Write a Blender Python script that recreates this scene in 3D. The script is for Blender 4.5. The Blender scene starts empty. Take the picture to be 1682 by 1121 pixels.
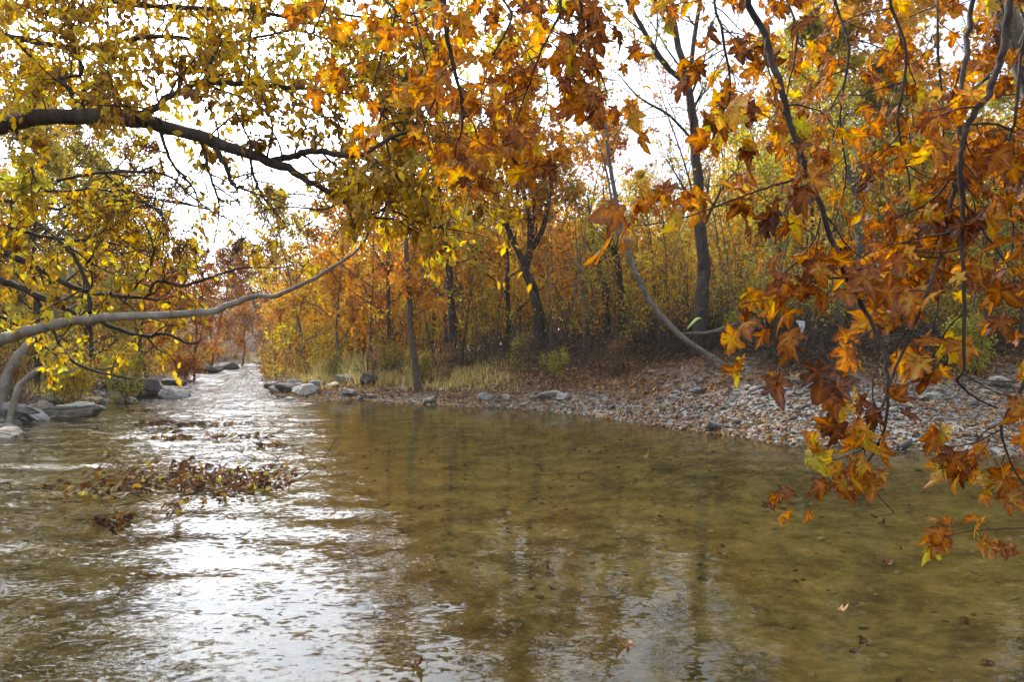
import bpy, bmesh, math, random
import numpy as np
from mathutils import Vector

# ------------------------------------------------------------------ camera, sky, sun
S = bpy.context.scene
C = S.collection
W_PX, H_PX, F_PX, HOR, CAM_Z = 1682, 1121, 1121.0, 575.0, 1.7
cam_d = bpy.data.cameras.new('camera'); cam = bpy.data.objects.new('camera', cam_d); C.objects.link(cam)
cam.location = (0, 0, CAM_Z); cam.rotation_euler = (math.pi/2, 0, 0)
cam_d.sensor_width = 36; cam_d.lens = 36*F_PX/W_PX
cam_d.shift_y = (HOR-H_PX/2)/W_PX
cam_d.clip_start = 0.05; cam_d.clip_end = 2000
S.camera = cam
S.view_settings.view_transform = 'Standard'; S.view_settings.look = 'None'
S.view_settings.exposure = -0.12; S.view_settings.gamma = 1
try: S.view_settings.use_curve_mapping = False
except Exception: pass
S.render.engine = 'CYCLES'
S.cycles.max_bounces = 8; S.cycles.diffuse_bounces = 3; S.cycles.glossy_bounces = 3
S.cycles.transmission_bounces = 4; S.cycles.transparent_max_bounces = 8
S.cycles.sample_clamp_indirect = 6
S.cycles.caustics_reflective = False; S.cycles.caustics_refractive = False
S.cycles.use_denoising = True

SUN_AZ, SUN_EL = math.radians(-35), math.radians(37)
to_sun = Vector((math.sin(SUN_AZ)*math.cos(SUN_EL), math.cos(SUN_AZ)*math.cos(SUN_EL), math.sin(SUN_EL)))
wd = bpy.data.worlds.new('World'); S.world = wd; wd.use_nodes = True
nt = wd.node_tree; nt.nodes.clear()
def N(t, typ, **kw):
    n = t.nodes.new(typ)
    for k, v in kw.items(): setattr(n, k, v)
    return n
out = N(nt, 'ShaderNodeOutputWorld'); bg = N(nt, 'ShaderNodeBackground'); bg.inputs['Strength'].default_value = 0.1
sky = N(nt, 'ShaderNodeTexSky', sky_type='NISHITA', sun_disc=False, sun_elevation=SUN_EL, sun_rotation=SUN_AZ)
tc = N(nt, 'ShaderNodeTexCoord'); nrm = N(nt, 'ShaderNodeVectorMath', operation='NORMALIZE')
dot = N(nt, 'ShaderNodeVectorMath', operation='DOT_PRODUCT'); dot.inputs[1].default_value = to_sun
mx = N(nt, 'ShaderNodeMath', operation='MAXIMUM'); mx.inputs[1].default_value = 0
pw = N(nt, 'ShaderNodeMath', operation='POWER'); pw.inputs[1].default_value = 8
# thin bright cloud veil over the whole sky, brightest round the sun
veil = N(nt, 'ShaderNodeMath', operation='MULTIPLY_ADD'); veil.inputs[1].default_value = 118; veil.inputs[2].default_value = 11.0
cl = N(nt, 'ShaderNodeTexNoise'); cl.inputs['Scale'].default_value = 2.2; cl.inputs['Detail'].default_value = 5
clm = N(nt, 'ShaderNodeMapRange'); clm.inputs[1].default_value = .3; clm.inputs[2].default_value = .7; clm.inputs[3].default_value = .8; clm.inputs[4].default_value = 1.15
vm = N(nt, 'ShaderNodeMath', operation='MULTIPLY')
sc = N(nt, 'ShaderNodeVectorMath', operation='SCALE'); sc.inputs[0].default_value = (.93, .97, 1.06)
ad = N(nt, 'ShaderNodeVectorMath', operation='ADD')
L = nt.links.new
L(tc.outputs['Generated'], nrm.inputs[0]); L(nrm.outputs[0], dot.inputs[0]); L(dot.outputs['Value'], mx.inputs[0]); L(mx.outputs[0], pw.inputs[0])
L(pw.outputs[0], veil.inputs[0]); L(nrm.outputs[0], cl.inputs['Vector']); L(cl.outputs['Fac'], clm.inputs[0])
L(veil.outputs[0], vm.inputs[0]); L(clm.outputs[0], vm.inputs[1]); L(vm.outputs[0], sc.inputs['Scale'])
L(sky.outputs[0], ad.inputs[0]); L(sc.outputs[0], ad.inputs[1]); L(ad.outputs[0], bg.inputs['Color']); L(bg.outputs[0], out.inputs[0])
sd_ = bpy.data.lights.new('sun', 'SUN'); sun = bpy.data.objects.new('sun', sd_); C.objects.link(sun)
sd_.energy = 5.0; sd_.angle = math.radians(0.6); sd_.color = (1, .93, .8)
sun.rotation_euler = (-to_sun).to_track_quat('-Z', 'Y').to_euler(); sun.location = (0, 0, 40)

# ------------------------------------------------------------------ helpers
def P(px, py, Y):
    return np.array(((px-W_PX/2)/F_PX*Y, Y, CAM_Z-(py-HOR)/F_PX*Y))
def smooth(a, b, x):
    t = np.clip((x-a)/(b-a), 0, 1); return t*t*(3-2*t)
def hash2(ix, iy, s=0):
    h = (ix.astype(np.int64)*374761393+iy.astype(np.int64)*668265263+s*1442695041) & 0x7fffffff
    h = ((h ^ (h >> 13))*1274126177) & 0x7fffffff
    return ((h ^ (h >> 16)) & 0xffff)/65535.0
def noise2(x, y, s=0):
    ix, iy = np.floor(x), np.floor(y); fx, fy = x-ix, y-iy
    ux, uy = fx*fx*(3-2*fx), fy*fy*(3-2*fy)
    a, b = hash2(ix, iy, s), hash2(ix+1, iy, s); c, d = hash2(ix, iy+1, s), hash2(ix+1, iy+1, s)
    return (a*(1-ux)+b*ux)*(1-uy)+(c*(1-ux)+d*ux)*uy-.5
def fbm(x, y, s=0, o=4):
    v = 0
    for i in range(o): v = v+noise2(x*2**i+17*i, y*2**i-9*i, s+i)/2**i
    return v
def unit(v): return v/(np.linalg.norm(v, axis=-1, keepdims=True)+1e-9)

def mesh(name, V, faces, attrs=None, smooth_=True):
    me = bpy.data.meshes.new(name)
    V = np.asarray(V, np.float32); me.vertices.add(len(V)); me.vertices.foreach_set('co', V.ravel())
    idx, start, k = [], [], 0
    for F in faces:
        if len(F) == 0: continue
        F = np.asarray(F, np.int32); idx.append(F.ravel()); m = F.shape[1]
        start.append(k+np.arange(len(F))*m); k += F.size
    idx = np.concatenate(idx).astype(np.int32); start = np.concatenate(start).astype(np.int32)
    me.loops.add(len(idx)); me.loops.foreach_set('vertex_index', idx)
    me.polygons.add(len(start)); me.polygons.foreach_set('loop_start', start)
    me.polygons.foreach_set('use_smooth', np.full(len(start), smooth_, bool))
    for an, av in (attrs or {}).items():
        a = me.attributes.new(an, 'FLOAT', 'POINT'); a.data.foreach_set('value', np.asarray(av, np.float32).ravel())
    me.update(calc_edges=True); me.validate()
    return me
def obj(name, me, mat=None, parent=None, loc=None):
    o = bpy.data.objects.new(name, me); C.objects.link(o)
    if mat and len(me.materials) == 0: me.materials.append(mat)
    if parent: o.parent = parent
    if loc is not None: o.location = loc
    return o
def tag(o, label=None, cat=None, group=None, kind=None):
    for k, v in (('label', label), ('category', cat), ('group', group), ('kind', kind)):
        if v: o[k] = v
    return o
def empty(name, loc, label, cat, group=None):
    o = bpy.data.objects.new(name, None); C.objects.link(o); o.location = loc; o.empty_display_size = .2
    return tag(o, label, cat, group)

class Tubes:
    def __init__(s): s.V, s.F, s.n = [], [], 0
    def add(s, pts, rad, k=5):
        pts = np.asarray(pts, float); rad = np.broadcast_to(np.asarray(rad, float), (len(pts),))
        t = unit(np.gradient(pts, axis=0)); m = t.mean(0)
        ref = np.eye(3)[np.argmin(np.abs(m))]
        a = unit(np.cross(t, ref)); b = np.cross(t, a)
        an = np.arange(k)*2*math.pi/k
        ring = pts[:, None]+rad[:, None, None]*(np.cos(an)[None, :, None]*a[:, None]+np.sin(an)[None, :, None]*b[:, None])
        n = len(pts); i = np.arange(n-1)[:, None]*k; j = np.arange(k)[None]; j2 = (j+1) % k
        s.V.append(ring.reshape(-1, 3)); s.F.append(np.stack([i+j, i+j2, i+k+j2, i+k+j], -1).reshape(-1, 4)+s.n); s.n += n*k
    def mesh(s, name, attrs=None): return mesh(name, np.concatenate(s.V), [np.concatenate(s.F)])
def spline(pts, step=None, n=None):
    pts = np.asarray(pts, float)
    Q = np.concatenate([[2*pts[0]-pts[1]], pts, [2*pts[-1]-pts[-2]]])
    outp = []
    per = n or 5
    for i in range(1, len(Q)-2):
        t = np.linspace(0, 1, per, endpoint=False)[:, None]
        p0, p1, p2, p3 = Q[i-1], Q[i], Q[i+1], Q[i+2]
        outp.append(.5*((2*p1)+(-p0+p2)*t+(2*p0-5*p1+4*p2-p3)*t**2+(-p0+3*p1-3*p2+p3)*t**3))
    outp.append(pts[-1:]); return np.concatenate(outp)

# ---- leaf outlines: unit length along +y, blade in xy, +z the upper side
def plane_leaf(seed, curl):
    r = np.random.RandomState(seed)
    half = [(.06, -.02), (.20, -.10), (.37, -.10), (.34, .02), (.29, .09), (.24, .16), (.38, .19), (.46, .25), (.50, .37), (.64, .50), (.47, .52), (.34, .50), (.19, .42), (.21, .52), (.29, .61), (.19, .71), (.12, .84)]
    tips = {2, 9}
    def one(): return np.array(half)*(1+r.normal(0, .07, (len(half), 1)))+r.normal(0, .012, (len(half), 2))
    a, b = one(), one()[::-1]*np.array((-1, 1))
    pts = np.vstack([[(0, 0)], a*r.uniform(.85, 1.1), [(0, 1.0)], b*r.uniform(.85, 1.1)]); n = len(pts); c = np.array((0, .28))
    idx = [0]+list(range(1, 18))+[18]+list(range(17, 0, -1)); tip = np.array([k-1 in tips or k == 18 for k in idx], float)
    mid = c+(pts-c)*.55; V = np.vstack([[c], mid, pts]); x, y = V[:, 0], V[:, 1]
    fold = r.uniform(.05, .5); ph = r.uniform(0, 6.28)
    z = curl*(-.42*x**2-.5*np.abs(y-.2)**2.2)+fold*np.abs(x)*(1-.5*np.abs(x))+.05*np.sin(9*x+ph)*(np.hypot(x, y-.28))+.05*np.sin(8*y+2*ph)*np.abs(x)
    z = z+r.normal(0, .018, len(x))+curl*.3*x*(y-.2)*r.uniform(-1, 1)
    rad = np.hypot(x, y-.28); x = x*(1-.22*curl*np.clip(np.abs(x), 0, .6)); y = y-.18*curl*np.clip(y-.5, 0, 1)
    k = np.arange(n); k2 = (k+1) % n
    F = np.vstack([np.stack([0*k, 1+k, 1+k2], 1), np.stack([1+k, 1+n+k, 1+n+k2], 1), np.stack([1+k, 1+n+k2, 1+k2], 1)])
    e = np.concatenate([[-.1], .45-.5*tip, .95-.35*tip*r.uniform(0, 1)])
    return np.stack([x, y, z], 1)*np.array((r.uniform(.72, 1.05), 1, 1)), F, e
def oval_leaf(seed, curl):
    r = np.random.RandomState(seed)
    V = np.array([(0, 0, 0), (.17, .22, .05), (.27, .5, .07), (.17, .8, .04), (0, 1.06, 0), (-.17, .8, .04), (-.27, .5, .07), (-.17, .22, .05), (0, .35, 0), (0, .7, 0)], float)
    V[:, 2] = V[:, 2]*r.uniform(.4, 1.6)-curl*.35*(V[:, 1]-.2)**2+r.normal(0, .015, len(V))
    F = np.array([(0, 1, 8), (1, 2, 8), (2, 9, 8), (2, 3, 9), (3, 4, 9), (4, 5, 9), (5, 6, 9), (6, 8, 9), (6, 7, 8), (7, 0, 8)])
    e = np.array([.2, .8, .9, .9, 1, .9, .9, .8, 0, .1])
    return V, F, e
def small_leaf(seed):
    r = np.random.RandomState(seed)
    V = np.array([(0, 0, 0), (.42, .45, .12), (.1, .6, 0), (.15, 1, -.1), (-.42, .5, .12), (-.1, .62, 0)], float)
    V += r.normal(0, .05, V.shape)
    return V, np.array([(0, 1, 2), (0, 2, 5), (0, 5, 4), (2, 3, 5)]), np.array([0, .8, .3, 1, .8, .3])
PLANE = [plane_leaf(i, c) for i, c in enumerate((.3, .7, 1.1, 1.5, .9, .5, 1.9, 1.3, -.4, .8, 1.7, 1.2))]
PLANE_DRY = [plane_leaf(20+i, c) for i, c in enumerate((1.8, 2.6, 2.2, 3.0))]
OVAL = [oval_leaf(i, c) for i, c in enumerate((.2, .6, 1, -.3))]
SMALL = [small_leaf(i) for i in range(5)]

class Leaves:
    def __init__(s): s.p, s.a, s.n, s.s, s.t = [], [], [], [], []
    def add(s, p, a, n, size, tint): s.p.append(p); s.a.append(a); s.n.append(n); s.s.append(size); s.t.append(tint)
    def arrays(s): return tuple(np.asarray(v, float) for v in (s.p, s.a, s.n, s.s, s.t))
    def mesh(s, name, T, seed=0): return leaf_mesh(name, *s.arrays(), T, seed)
def leaf_mesh(name, p, a, n, size, tint, T, seed=0):
    r = np.random.RandomState(seed); a = unit(a); x = unit(np.cross(a, n)); z = np.cross(x, a)
    which = r.randint(0, len(T), len(p)); Vs, Fs, ts, es, off = [], [], [], [], 0
    for k, (tv, tf, te) in enumerate(T):
        m = which == k
        if not m.any(): continue
        q = p[m][:, None]+size[m][:, None, None]*(tv[None, :, :1]*x[m][:, None]+tv[None, :, 1:2]*a[m][:, None]+tv[None, :, 2:]*z[m][:, None])
        c = q.shape[0]; Vs.append(q.reshape(-1, 3))
        Fs.append((tf[None]+(np.arange(c)*len(tv))[:, None, None]).reshape(-1, 3)+off); off += c*len(tv)
        ts.append(np.repeat(tint[m], len(tv))); es.append(np.tile(te, c))
    return mesh(name, np.concatenate(Vs), [np.concatenate(Fs)], {'tint': np.concatenate(ts), 'edge': np.concatenate(es)}, False)

# ------------------------------------------------------------------ materials
def newmat(name):
    m = bpy.data.materials.new(name); m.use_nodes = True; m.node_tree.nodes.clear(); return m, m.node_tree
def ramp(t, cols, fac=None):
    n = N(t, 'ShaderNodeValToRGB'); cr = n.color_ramp
    while len(cr.elements) < len(cols): cr.elements.new(.5)
    for i, c in enumerate(cols):
        if len(c) == 4: pos, c = c[0], c[1:]
        else: pos = i/(len(cols)-1)
        cr.elements[i].position = pos; cr.elements[i].color = (*c, 1)
    if fac is not None: t.links.new(fac, n.inputs[0])
    return n
def attr(t, name): return N(t, 'ShaderNodeAttribute', attribute_name=name)
def math_(t, op, a, b):
    n = N(t, 'ShaderNodeMath', operation=op)
    for i, v in enumerate((a, b)):
        if isinstance(v, (int, float)): n.inputs[i].default_value = v
        else: t.links.new(v, n.inputs[i])
    return n.outputs[0]
LEAFM = {}
def leaf_mat(name, cols, trans=.6, edge=.12, gloss=.03, stain=0):
    if name in LEAFM: return LEAFM[name]
    m, t = newmat(name); l = t.links.new
    f = math_(t, 'ADD', attr(t, 'tint').outputs['Fac'], math_(t, 'MULTIPLY', math_(t, 'SUBTRACT', .5, attr(t, 'edge').outputs['Fac']), edge))
    geo = N(t, 'ShaderNodeNewGeometry'); nz = N(t, 'ShaderNodeTexNoise'); nz.inputs['Scale'].default_value = 22; nz.inputs['Detail'].default_value = 2
    l(geo.outputs['Position'], nz.inputs['Vector'])
    f = math_(t, 'ADD', f, math_(t, 'MULTIPLY', math_(t, 'SUBTRACT', nz.outputs['Fac'], .5), .5*edge*2))
    r = ramp(t, cols, f)
    if stain:
        ns = N(t, 'ShaderNodeTexNoise'); ns.inputs['Scale'].default_value = 55; ns.inputs['Detail'].default_value = 4; l(geo.outputs['Position'], ns.inputs['Vector'])
        sm = N(t, 'ShaderNodeMapRange'); sm.inputs[1].default_value = .54; sm.inputs[2].default_value = .68; sm.inputs[4].default_value = stain; l(ns.outputs['Fac'], sm.inputs[0])
        mm_ = N(t, 'ShaderNodeMix', data_type='RGBA'); l(sm.outputs[0], mm_.inputs[0]); l(r.outputs[0], mm_.inputs[6]); mm_.inputs[7].default_value = (.07, .028, .012, 1)
        class _o: outputs = [mm_.outputs[2]]
        r = _o
    d = N(t, 'ShaderNodeBsdfDiffuse'); tr = N(t, 'ShaderNodeBsdfTranslucent'); g = N(t, 'ShaderNodeBsdfGlossy'); g.inputs['Roughness'].default_value = .45
    g.inputs['Color'].default_value = (.8, .8, .8, 1)
    hs = N(t, 'ShaderNodeHueSaturation'); hs.inputs['Saturation'].default_value = 1.1; hs.inputs['Value'].default_value = 1.25
    l(r.outputs[0], d.inputs[0]); l(r.outputs[0], hs.inputs['Color']); l(hs.outputs[0], tr.inputs[0])
    m1 = N(t, 'ShaderNodeMixShader'); m1.inputs[0].default_value = trans; l(d.outputs[0], m1.inputs[1]); l(tr.outputs[0], m1.inputs[2])
    m2 = N(t, 'ShaderNodeMixShader'); m2.inputs[0].default_value = gloss; l(m1.outputs[0], m2.inputs[1]); l(g.outputs[0], m2.inputs[2])
    o = N(t, 'ShaderNodeOutputMaterial'); l(m2.outputs[0], o.inputs[0]); LEAFM[name] = m; return m
COL = {
 'orange': [(.15, .05, .014), (.38, .135, .022), (.52, .225, .035), (.54, .32, .05)],
 'amber':  [(.20, .085, .018), (.42, .195, .028), (.54, .31, .042), (.52, .38, .06)],
 'yellow': [(.22, .12, .022), (.42, .275, .035), (.53, .395, .055), (.44, .40, .07)],
 'lime':   [(.13, .115, .025), (.27, .24, .037), (.40, .34, .05), (.36, .36, .07)],
 'olive':  [(.10, .075, .022), (.22, .165, .034), (.34, .26, .045), (.40, .31, .06)],
 'rust':   [(.10, .04, .016), (.22, .08, .02), (.36, .14, .03), (.43, .21, .045)],
 'brown':  [(.08, .042, .024), (.17, .09, .042), (.27, .155, .06), (.36, .22, .075)],
}
def lm(k): return leaf_mat('leaf_'+k, COL[k])
LEFT_LEAF = leaf_mat('leaf_yellow_elm', [(.10, .045, .012), (.32, .16, .018), (.54, .335, .03), (.58, .43, .05), (.42, .42, .06)], .6, .25, .03, .5)
PLANE_LEAF = leaf_mat('leaf_plane', [(.085, .028, .007), (.30, .09, .010), (.52, .19, .014), (.63, .36, .022), (.50, .45, .05)], .6, .42, .03, .75)
DRY_LEAF = leaf_mat('leaf_dry', [(.055, .024, .014), (.15, .062, .026), (.29, .14, .052), (.42, .265, .12), (.5, .40, .12)], .2, .2)

WET_LEAF = leaf_mat('leaf_wet', [(.028, .014, .007), (.08, .032, .010), (.19, .075, .018), (.36, .20, .04), (.5, .42, .06)], .3, .2, .015)

def bark(name, c1, c2, scale=9, bump=.6, moss=None):
    m, t = newmat(name); l = t.links.new
    tcn = N(t, 'ShaderNodeTexCoord'); mp = N(t, 'ShaderNodeMapping'); mp.inputs['Scale'].default_value = (1, 1, .3)
    n1 = N(t, 'ShaderNodeTexNoise'); n1.inputs['Scale'].default_value = scale; n1.inputs['Detail'].default_value = 6; n1.inputs['Roughness'].default_value = .65
    l(tcn.outputs['Object'], mp.inputs[0]); l(mp.outputs[0], n1.inputs['Vector'])
    r = ramp(t, [(.3, *c1), (.7, *c2)], n1.outputs['Fac'])
    n2 = N(t, 'ShaderNodeTexNoise'); n2.inputs['Scale'].default_value = scale*4; n2.inputs['Detail'].default_value = 4; l(mp.outputs[0], n2.inputs['Vector'])
    n3 = N(t, 'ShaderNodeTexNoise'); n3.inputs['Scale'].default_value = 3.2; n3.inputs['Detail'].default_value = 7; n3.inputs['Roughness'].default_value = .7; l(tcn.outputs['Object'], n3.inputs['Vector'])
    lf = N(t, 'ShaderNodeMapRange'); lf.inputs[1].default_value = .53; lf.inputs[2].default_value = .64; lf.inputs[4].default_value = .55; l(n3.outputs['Fac'], lf.inputs[0])
    lc = N(t, 'ShaderNodeMix', data_type='RGBA'); l(lf.outputs[0], lc.inputs[0]); l(r.outputs[0], lc.inputs[6]); lc.inputs[7].default_value = (*[min(.4, v*1.5+.03) for v in c2], 1)
    b = N(t, 'ShaderNodeBump'); b.inputs['Strength'].default_value = bump; b.inputs['Distance'].default_value = .03; l(n2.outputs['Fac'], b.inputs['Height'])
    p = N(t, 'ShaderNodeBsdfPrincipled'); p.inputs['Roughness'].default_value = .85; p.inputs['Specular IOR Level'].default_value = .25
    l(lc.outputs[2], p.inputs['Base Color']); l(b.outputs[0], p.inputs['Normal'])
    o = N(t, 'ShaderNodeOutputMaterial'); l(p.outputs[0], o.inputs[0]); return m
BARK = {
 'dark': bark('bark_dark', (.022, .016, .012), (.075, .058, .045)),
 'grey': bark('bark_grey', (.07, .06, .05), (.19, .165, .135)),
 'pale': bark('bark_pale', (.13, .11, .085), (.34, .30, .24), 6, .3),
 'brown': bark('bark_brown', (.045, .032, .022), (.13, .095, .065)),
}

def ground_mat():
    m, t = newmat('ground'); l = t.links.new
    geo = N(t, 'ShaderNodeNewGeometry'); pos = geo.outputs['Position']
    def nz(s, d=4, rough=.6):
        n = N(t, 'ShaderNodeTexNoise'); n.inputs['Scale'].default_value = s; n.inputs['Detail'].default_value = d; n.inputs['Roughness'].default_value = rough
        l(pos, n.inputs['Vector']); return n.outputs['Fac']
    litter = ramp(t, [(.3, .028, .018, .011), (.5, .07, .038, .02), (.72, .13, .062, .026)], nz(6, 6))
    grav = ramp(t, [(.3, .10, .095, .085), (.5, .22, .21, .19), (.7, .34, .32, .29)], nz(18, 5, .8))
    vor = N(t, 'ShaderNodeTexVoronoi'); vor.inputs['Scale'].default_value = 11; l(pos, vor.inputs['Vector'])
    bedc = ramp(t, [(.36, .062, .05, .02), (.46, .165, .133, .05), (.56, .285, .232, .095), (.68, .42, .345, .16)], nz(1.6, 12, .8))
    st = ramp(t, [(0, .45, .43, .38), (1, 1, 1, 1)], vor.outputs['Color'])
    bed = N(t, 'ShaderNodeMix', data_type='RGBA', blend_type='MULTIPLY'); bed.inputs[0].default_value = .6
    l(bedc.outputs[0], bed.inputs[6]); l(st.outputs[0], bed.inputs[7])
    grass = ramp(t, [(.3, .07, .06, .022), (.6, .19, .15, .05), (.8, .26, .2, .07)], nz(5, 5))
    def mix(a, b, f):
        n = N(t, 'ShaderNodeMix', data_type='RGBA'); l(a, n.inputs[6]); l(b, n.inputs[7]); l(f, n.inputs[0]); return n.outputs[2]
    c = mix(litter.outputs[0], grav.outputs[0], attr(t, 'gravel').outputs['Fac'])
    c = mix(c, grass.outputs[0], attr(t, 'grass').outputs['Fac'])
    c = mix(c, bed.outputs[2], attr(t, 'bed').outputs['Fac'])
    b = N(t, 'ShaderNodeBump'); b.inputs['Strength'].default_value = .7; b.inputs['Distance'].default_value = .06; l(nz(9, 8, .75), b.inputs['Height'])
    p = N(t, 'ShaderNodeBsdfPrincipled'); p.inputs['Roughness'].default_value = .9; p.inputs['Specular IOR Level'].default_value = .2
    l(c, p.inputs['Base Color']); l(b.outputs[0], p.inputs['Normal'])
    o = N(t, 'ShaderNodeOutputMaterial'); l(p.outputs[0], o.inputs[0]); return m
def water_mat():
    m, t = newmat('stream_water'); l = t.links.new
    geo = N(t, 'ShaderNodeNewGeometry'); mp = N(t, 'ShaderNodeMapping'); l(geo.outputs['Position'], mp.inputs[0])
    mp.inputs['Rotation'].default_value = (0, 0, math.radians(-14)); mp.inputs['Scale'].default_value = (.62, 1, 1)
    def nz(s, d, rough, dist=0):
        n = N(t, 'ShaderNodeTexNoise'); n.inputs['Scale'].default_value = s; n.inputs['Detail'].default_value = d
        n.inputs['Roughness'].default_value = rough; n.inputs['Distortion'].default_value = dist; l(mp.outputs[0], n.inputs['Vector']); return n.outputs['Fac']
    rif = attr(t, 'riffle').outputs['Fac']
    def slope(sx, sy, scale, detail, dist, calm, rough_):
        """ripple slopes in x and y from a noise stretched across the current"""
        mp2 = N(t, 'ShaderNodeMapping'); mp2.inputs['Rotation'].default_value = (0, 0, math.radians(-14)); mp2.inputs['Scale'].default_value = (sx, sy, 1)
        l(geo.outputs['Position'], mp2.inputs[0])
        n = N(t, 'ShaderNodeTexNoise'); n.inputs['Scale'].default_value = scale; n.inputs['Detail'].default_value = detail; n.inputs['Roughness'].default_value = .55
        n.inputs['Distortion'].default_value = dist; l(mp2.outputs[0], n.inputs['Vector'])
        c_ = N(t, 'ShaderNodeVectorMath', operation='SUBTRACT'); l(n.outputs['Color'], c_.inputs[0]); c_.inputs[1].default_value = (.5, .5, .5)
        w_ = N(t, 'ShaderNodeVectorMath', operation='MULTIPLY'); l(c_.outputs[0], w_.inputs[0]); w_.inputs[1].default_value = (.7, 1, 0)
        k_ = N(t, 'ShaderNodeVectorMath', operation='SCALE'); l(w_.outputs[0], k_.inputs[0])
        l(math_(t, 'ADD', math_(t, 'MULTIPLY', rif, rough_), calm), k_.inputs['Scale']); return k_.outputs[0]
    def add(a, b_):
        n = N(t, 'ShaderNodeVectorMath', operation='ADD'); l(a, n.inputs[0]); l(b_, n.inputs[1]); return n.outputs[0]
    v = add(add(slope(.6, 1, 3.0, 2, .5, .03, .12), slope(.5, 1, 11, 2, .5, .085, .70)), slope(.55, 1, 30, 1, .3, .075, .80))
    b = N(t, 'ShaderNodeVectorMath', operation='NORMALIZE'); l(add(v, geo.outputs['Normal']), b.inputs[0])
    fr = N(t, 'ShaderNodeFresnel'); fr.inputs['IOR'].default_value = 1.333; l(b.outputs[0], fr.inputs['Normal'])
    g = N(t, 'ShaderNodeBsdfGlossy'); g.inputs['Roughness'].default_value = .02; l(b.outputs[0], g.inputs['Normal'])
    tr = N(t, 'ShaderNodeBsdfTransparent'); tr.inputs['Color'].default_value = (.90, .85, .67, 1)
    mx_ = N(t, 'ShaderNodeMixShader'); l(fr.outputs[0], mx_.inputs[0]); l(tr.outputs[0], mx_.inputs[1]); l(g.outputs[0], mx_.inputs[2])
    o = N(t, 'ShaderNodeOutputMaterial'); l(mx_.outputs[0], o.inputs[0]); return m
def rock_mat(name, c1, c2, c3):
    m, t = newmat(name); l = t.links.new
    tcn = N(t, 'ShaderNodeTexCoord'); n1 = N(t, 'ShaderNodeTexNoise'); n1.inputs['Scale'].default_value = 5; n1.inputs['Detail'].default_value = 8; n1.inputs['Roughness'].default_value = .7
    l(tcn.outputs['Object'], n1.inputs['Vector']); r = ramp(t, [(.3, *c1), (.5, *c2), (.7, *c3)], n1.outputs['Fac'])
    n2 = N(t, 'ShaderNodeTexNoise'); n2.inputs['Scale'].default_value = 16; n2.inputs['Detail'].default_value = 8; l(tcn.outputs['Object'], n2.inputs['Vector'])
    b = N(t, 'ShaderNodeBump'); b.inputs['Strength'].default_value = .6; b.inputs['Distance'].default_value = .05; l(n2.outputs['Fac'], b.inputs['Height'])
    p = N(t, 'ShaderNodeBsdfPrincipled'); p.inputs['Roughness'].default_value = .75; l(r.outputs[0], p.inputs['Base Color']); l(b.outputs[0], p.inputs['Normal'])
    o = N(t, 'ShaderNodeOutputMaterial'); l(p.outputs[0], o.inputs[0]); return m
ROCK = {'grey': rock_mat('rock_grey', (.13, .12, .11), (.24, .225, .20), (.36, .34, .30)),
        'dark': rock_mat('rock_dark', (.045, .04, .036), (.10, .092, .082), (.19, .17, .15)),
        'tan': rock_mat('rock_tan', (.16, .13, .095), (.28, .235, .18), (.42, .36, .28))}
def tint_mat(name, cols, rough=.8):
    m, t = newmat(name); l = t.links.new
    r = ramp(t, cols, attr(t, 'tint').outputs['Fac']); p = N(t, 'ShaderNodeBsdfPrincipled'); p.inputs['Roughness'].default_value = rough
    geo = N(t, 'ShaderNodeNewGeometry'); n1 = N(t, 'ShaderNodeTexNoise'); n1.inputs['Scale'].default_value = 40; n1.inputs['Detail'].default_value = 4; l(geo.outputs['Position'], n1.inputs['Vector'])
    mxn = N(t, 'ShaderNodeMix', data_type='RGBA', blend_type='MULTIPLY'); mxn.inputs[0].default_value = .5
    r2 = ramp(t, [(.3, .5, .5, .5), (.7, 1, 1, 1)], n1.outputs['Fac']); l(r.outputs[0], mxn.inputs[6]); l(r2.outputs[0], mxn.inputs[7])
    l(mxn.outputs[2], p.inputs['Base Color']); o = N(t, 'ShaderNodeOutputMaterial'); l(p.outputs[0], o.inputs[0]); return m

# ------------------------------------------------------------------ terrain and stream
RIGHT = [(40, 26), (24, 18.5), (16, 15), (11.5, 12.6), (8.26, 11), (6.3, 11.7), (5, 12.3), (4.36, 13.6), (3.25, 15.2), (1.9, 17.8), (.16, 19.6), (-2.7, 21.2), (-5, 23),
         (-6.6, 22.6), (-8.2, 24.2), (-10.5, 29), (-14, 38), (-19.2, 52), (-24.6, 68), (-31, 84)]
LEFT = [(-37, 84), (-28, 65), (-22.4, 47.6), (-19, 38), (-14.6, 26), (-12.6, 20.5), (-11.6, 16.5), (-10.5, 13.9), (-9.0, 11), (-7.8, 8.5), (-7.0, 6), (-6.6, 2.5), (-8, -4), (-14, -14)]
NEAR = [(-6, -16), (-2, -5), (-.8, -.6), (.8, .3), (2.6, .9), (4.2, 2.4), (6.6, 5), (10, 7.4), (15, 9.6), (24, 13), (40, 19)]
POLY = np.array(RIGHT+LEFT+NEAR, float)
def seg_dist(x, y, A, B):
    d = B-A; t = np.clip(((x-A[0])*d[0]+(y-A[1])*d[1])/(d@d), 0, 1)
    return np.hypot(x-A[0]-t*d[0], y-A[1]-t*d[1])
def line_dist(x, y, pts):
    pts = np.array(pts, float); r = np.full(np.shape(x), 1e9)
    for i in range(len(pts)-1): r = np.minimum(r, seg_dist(x, y, pts[i], pts[i+1]))
    return r
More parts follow.
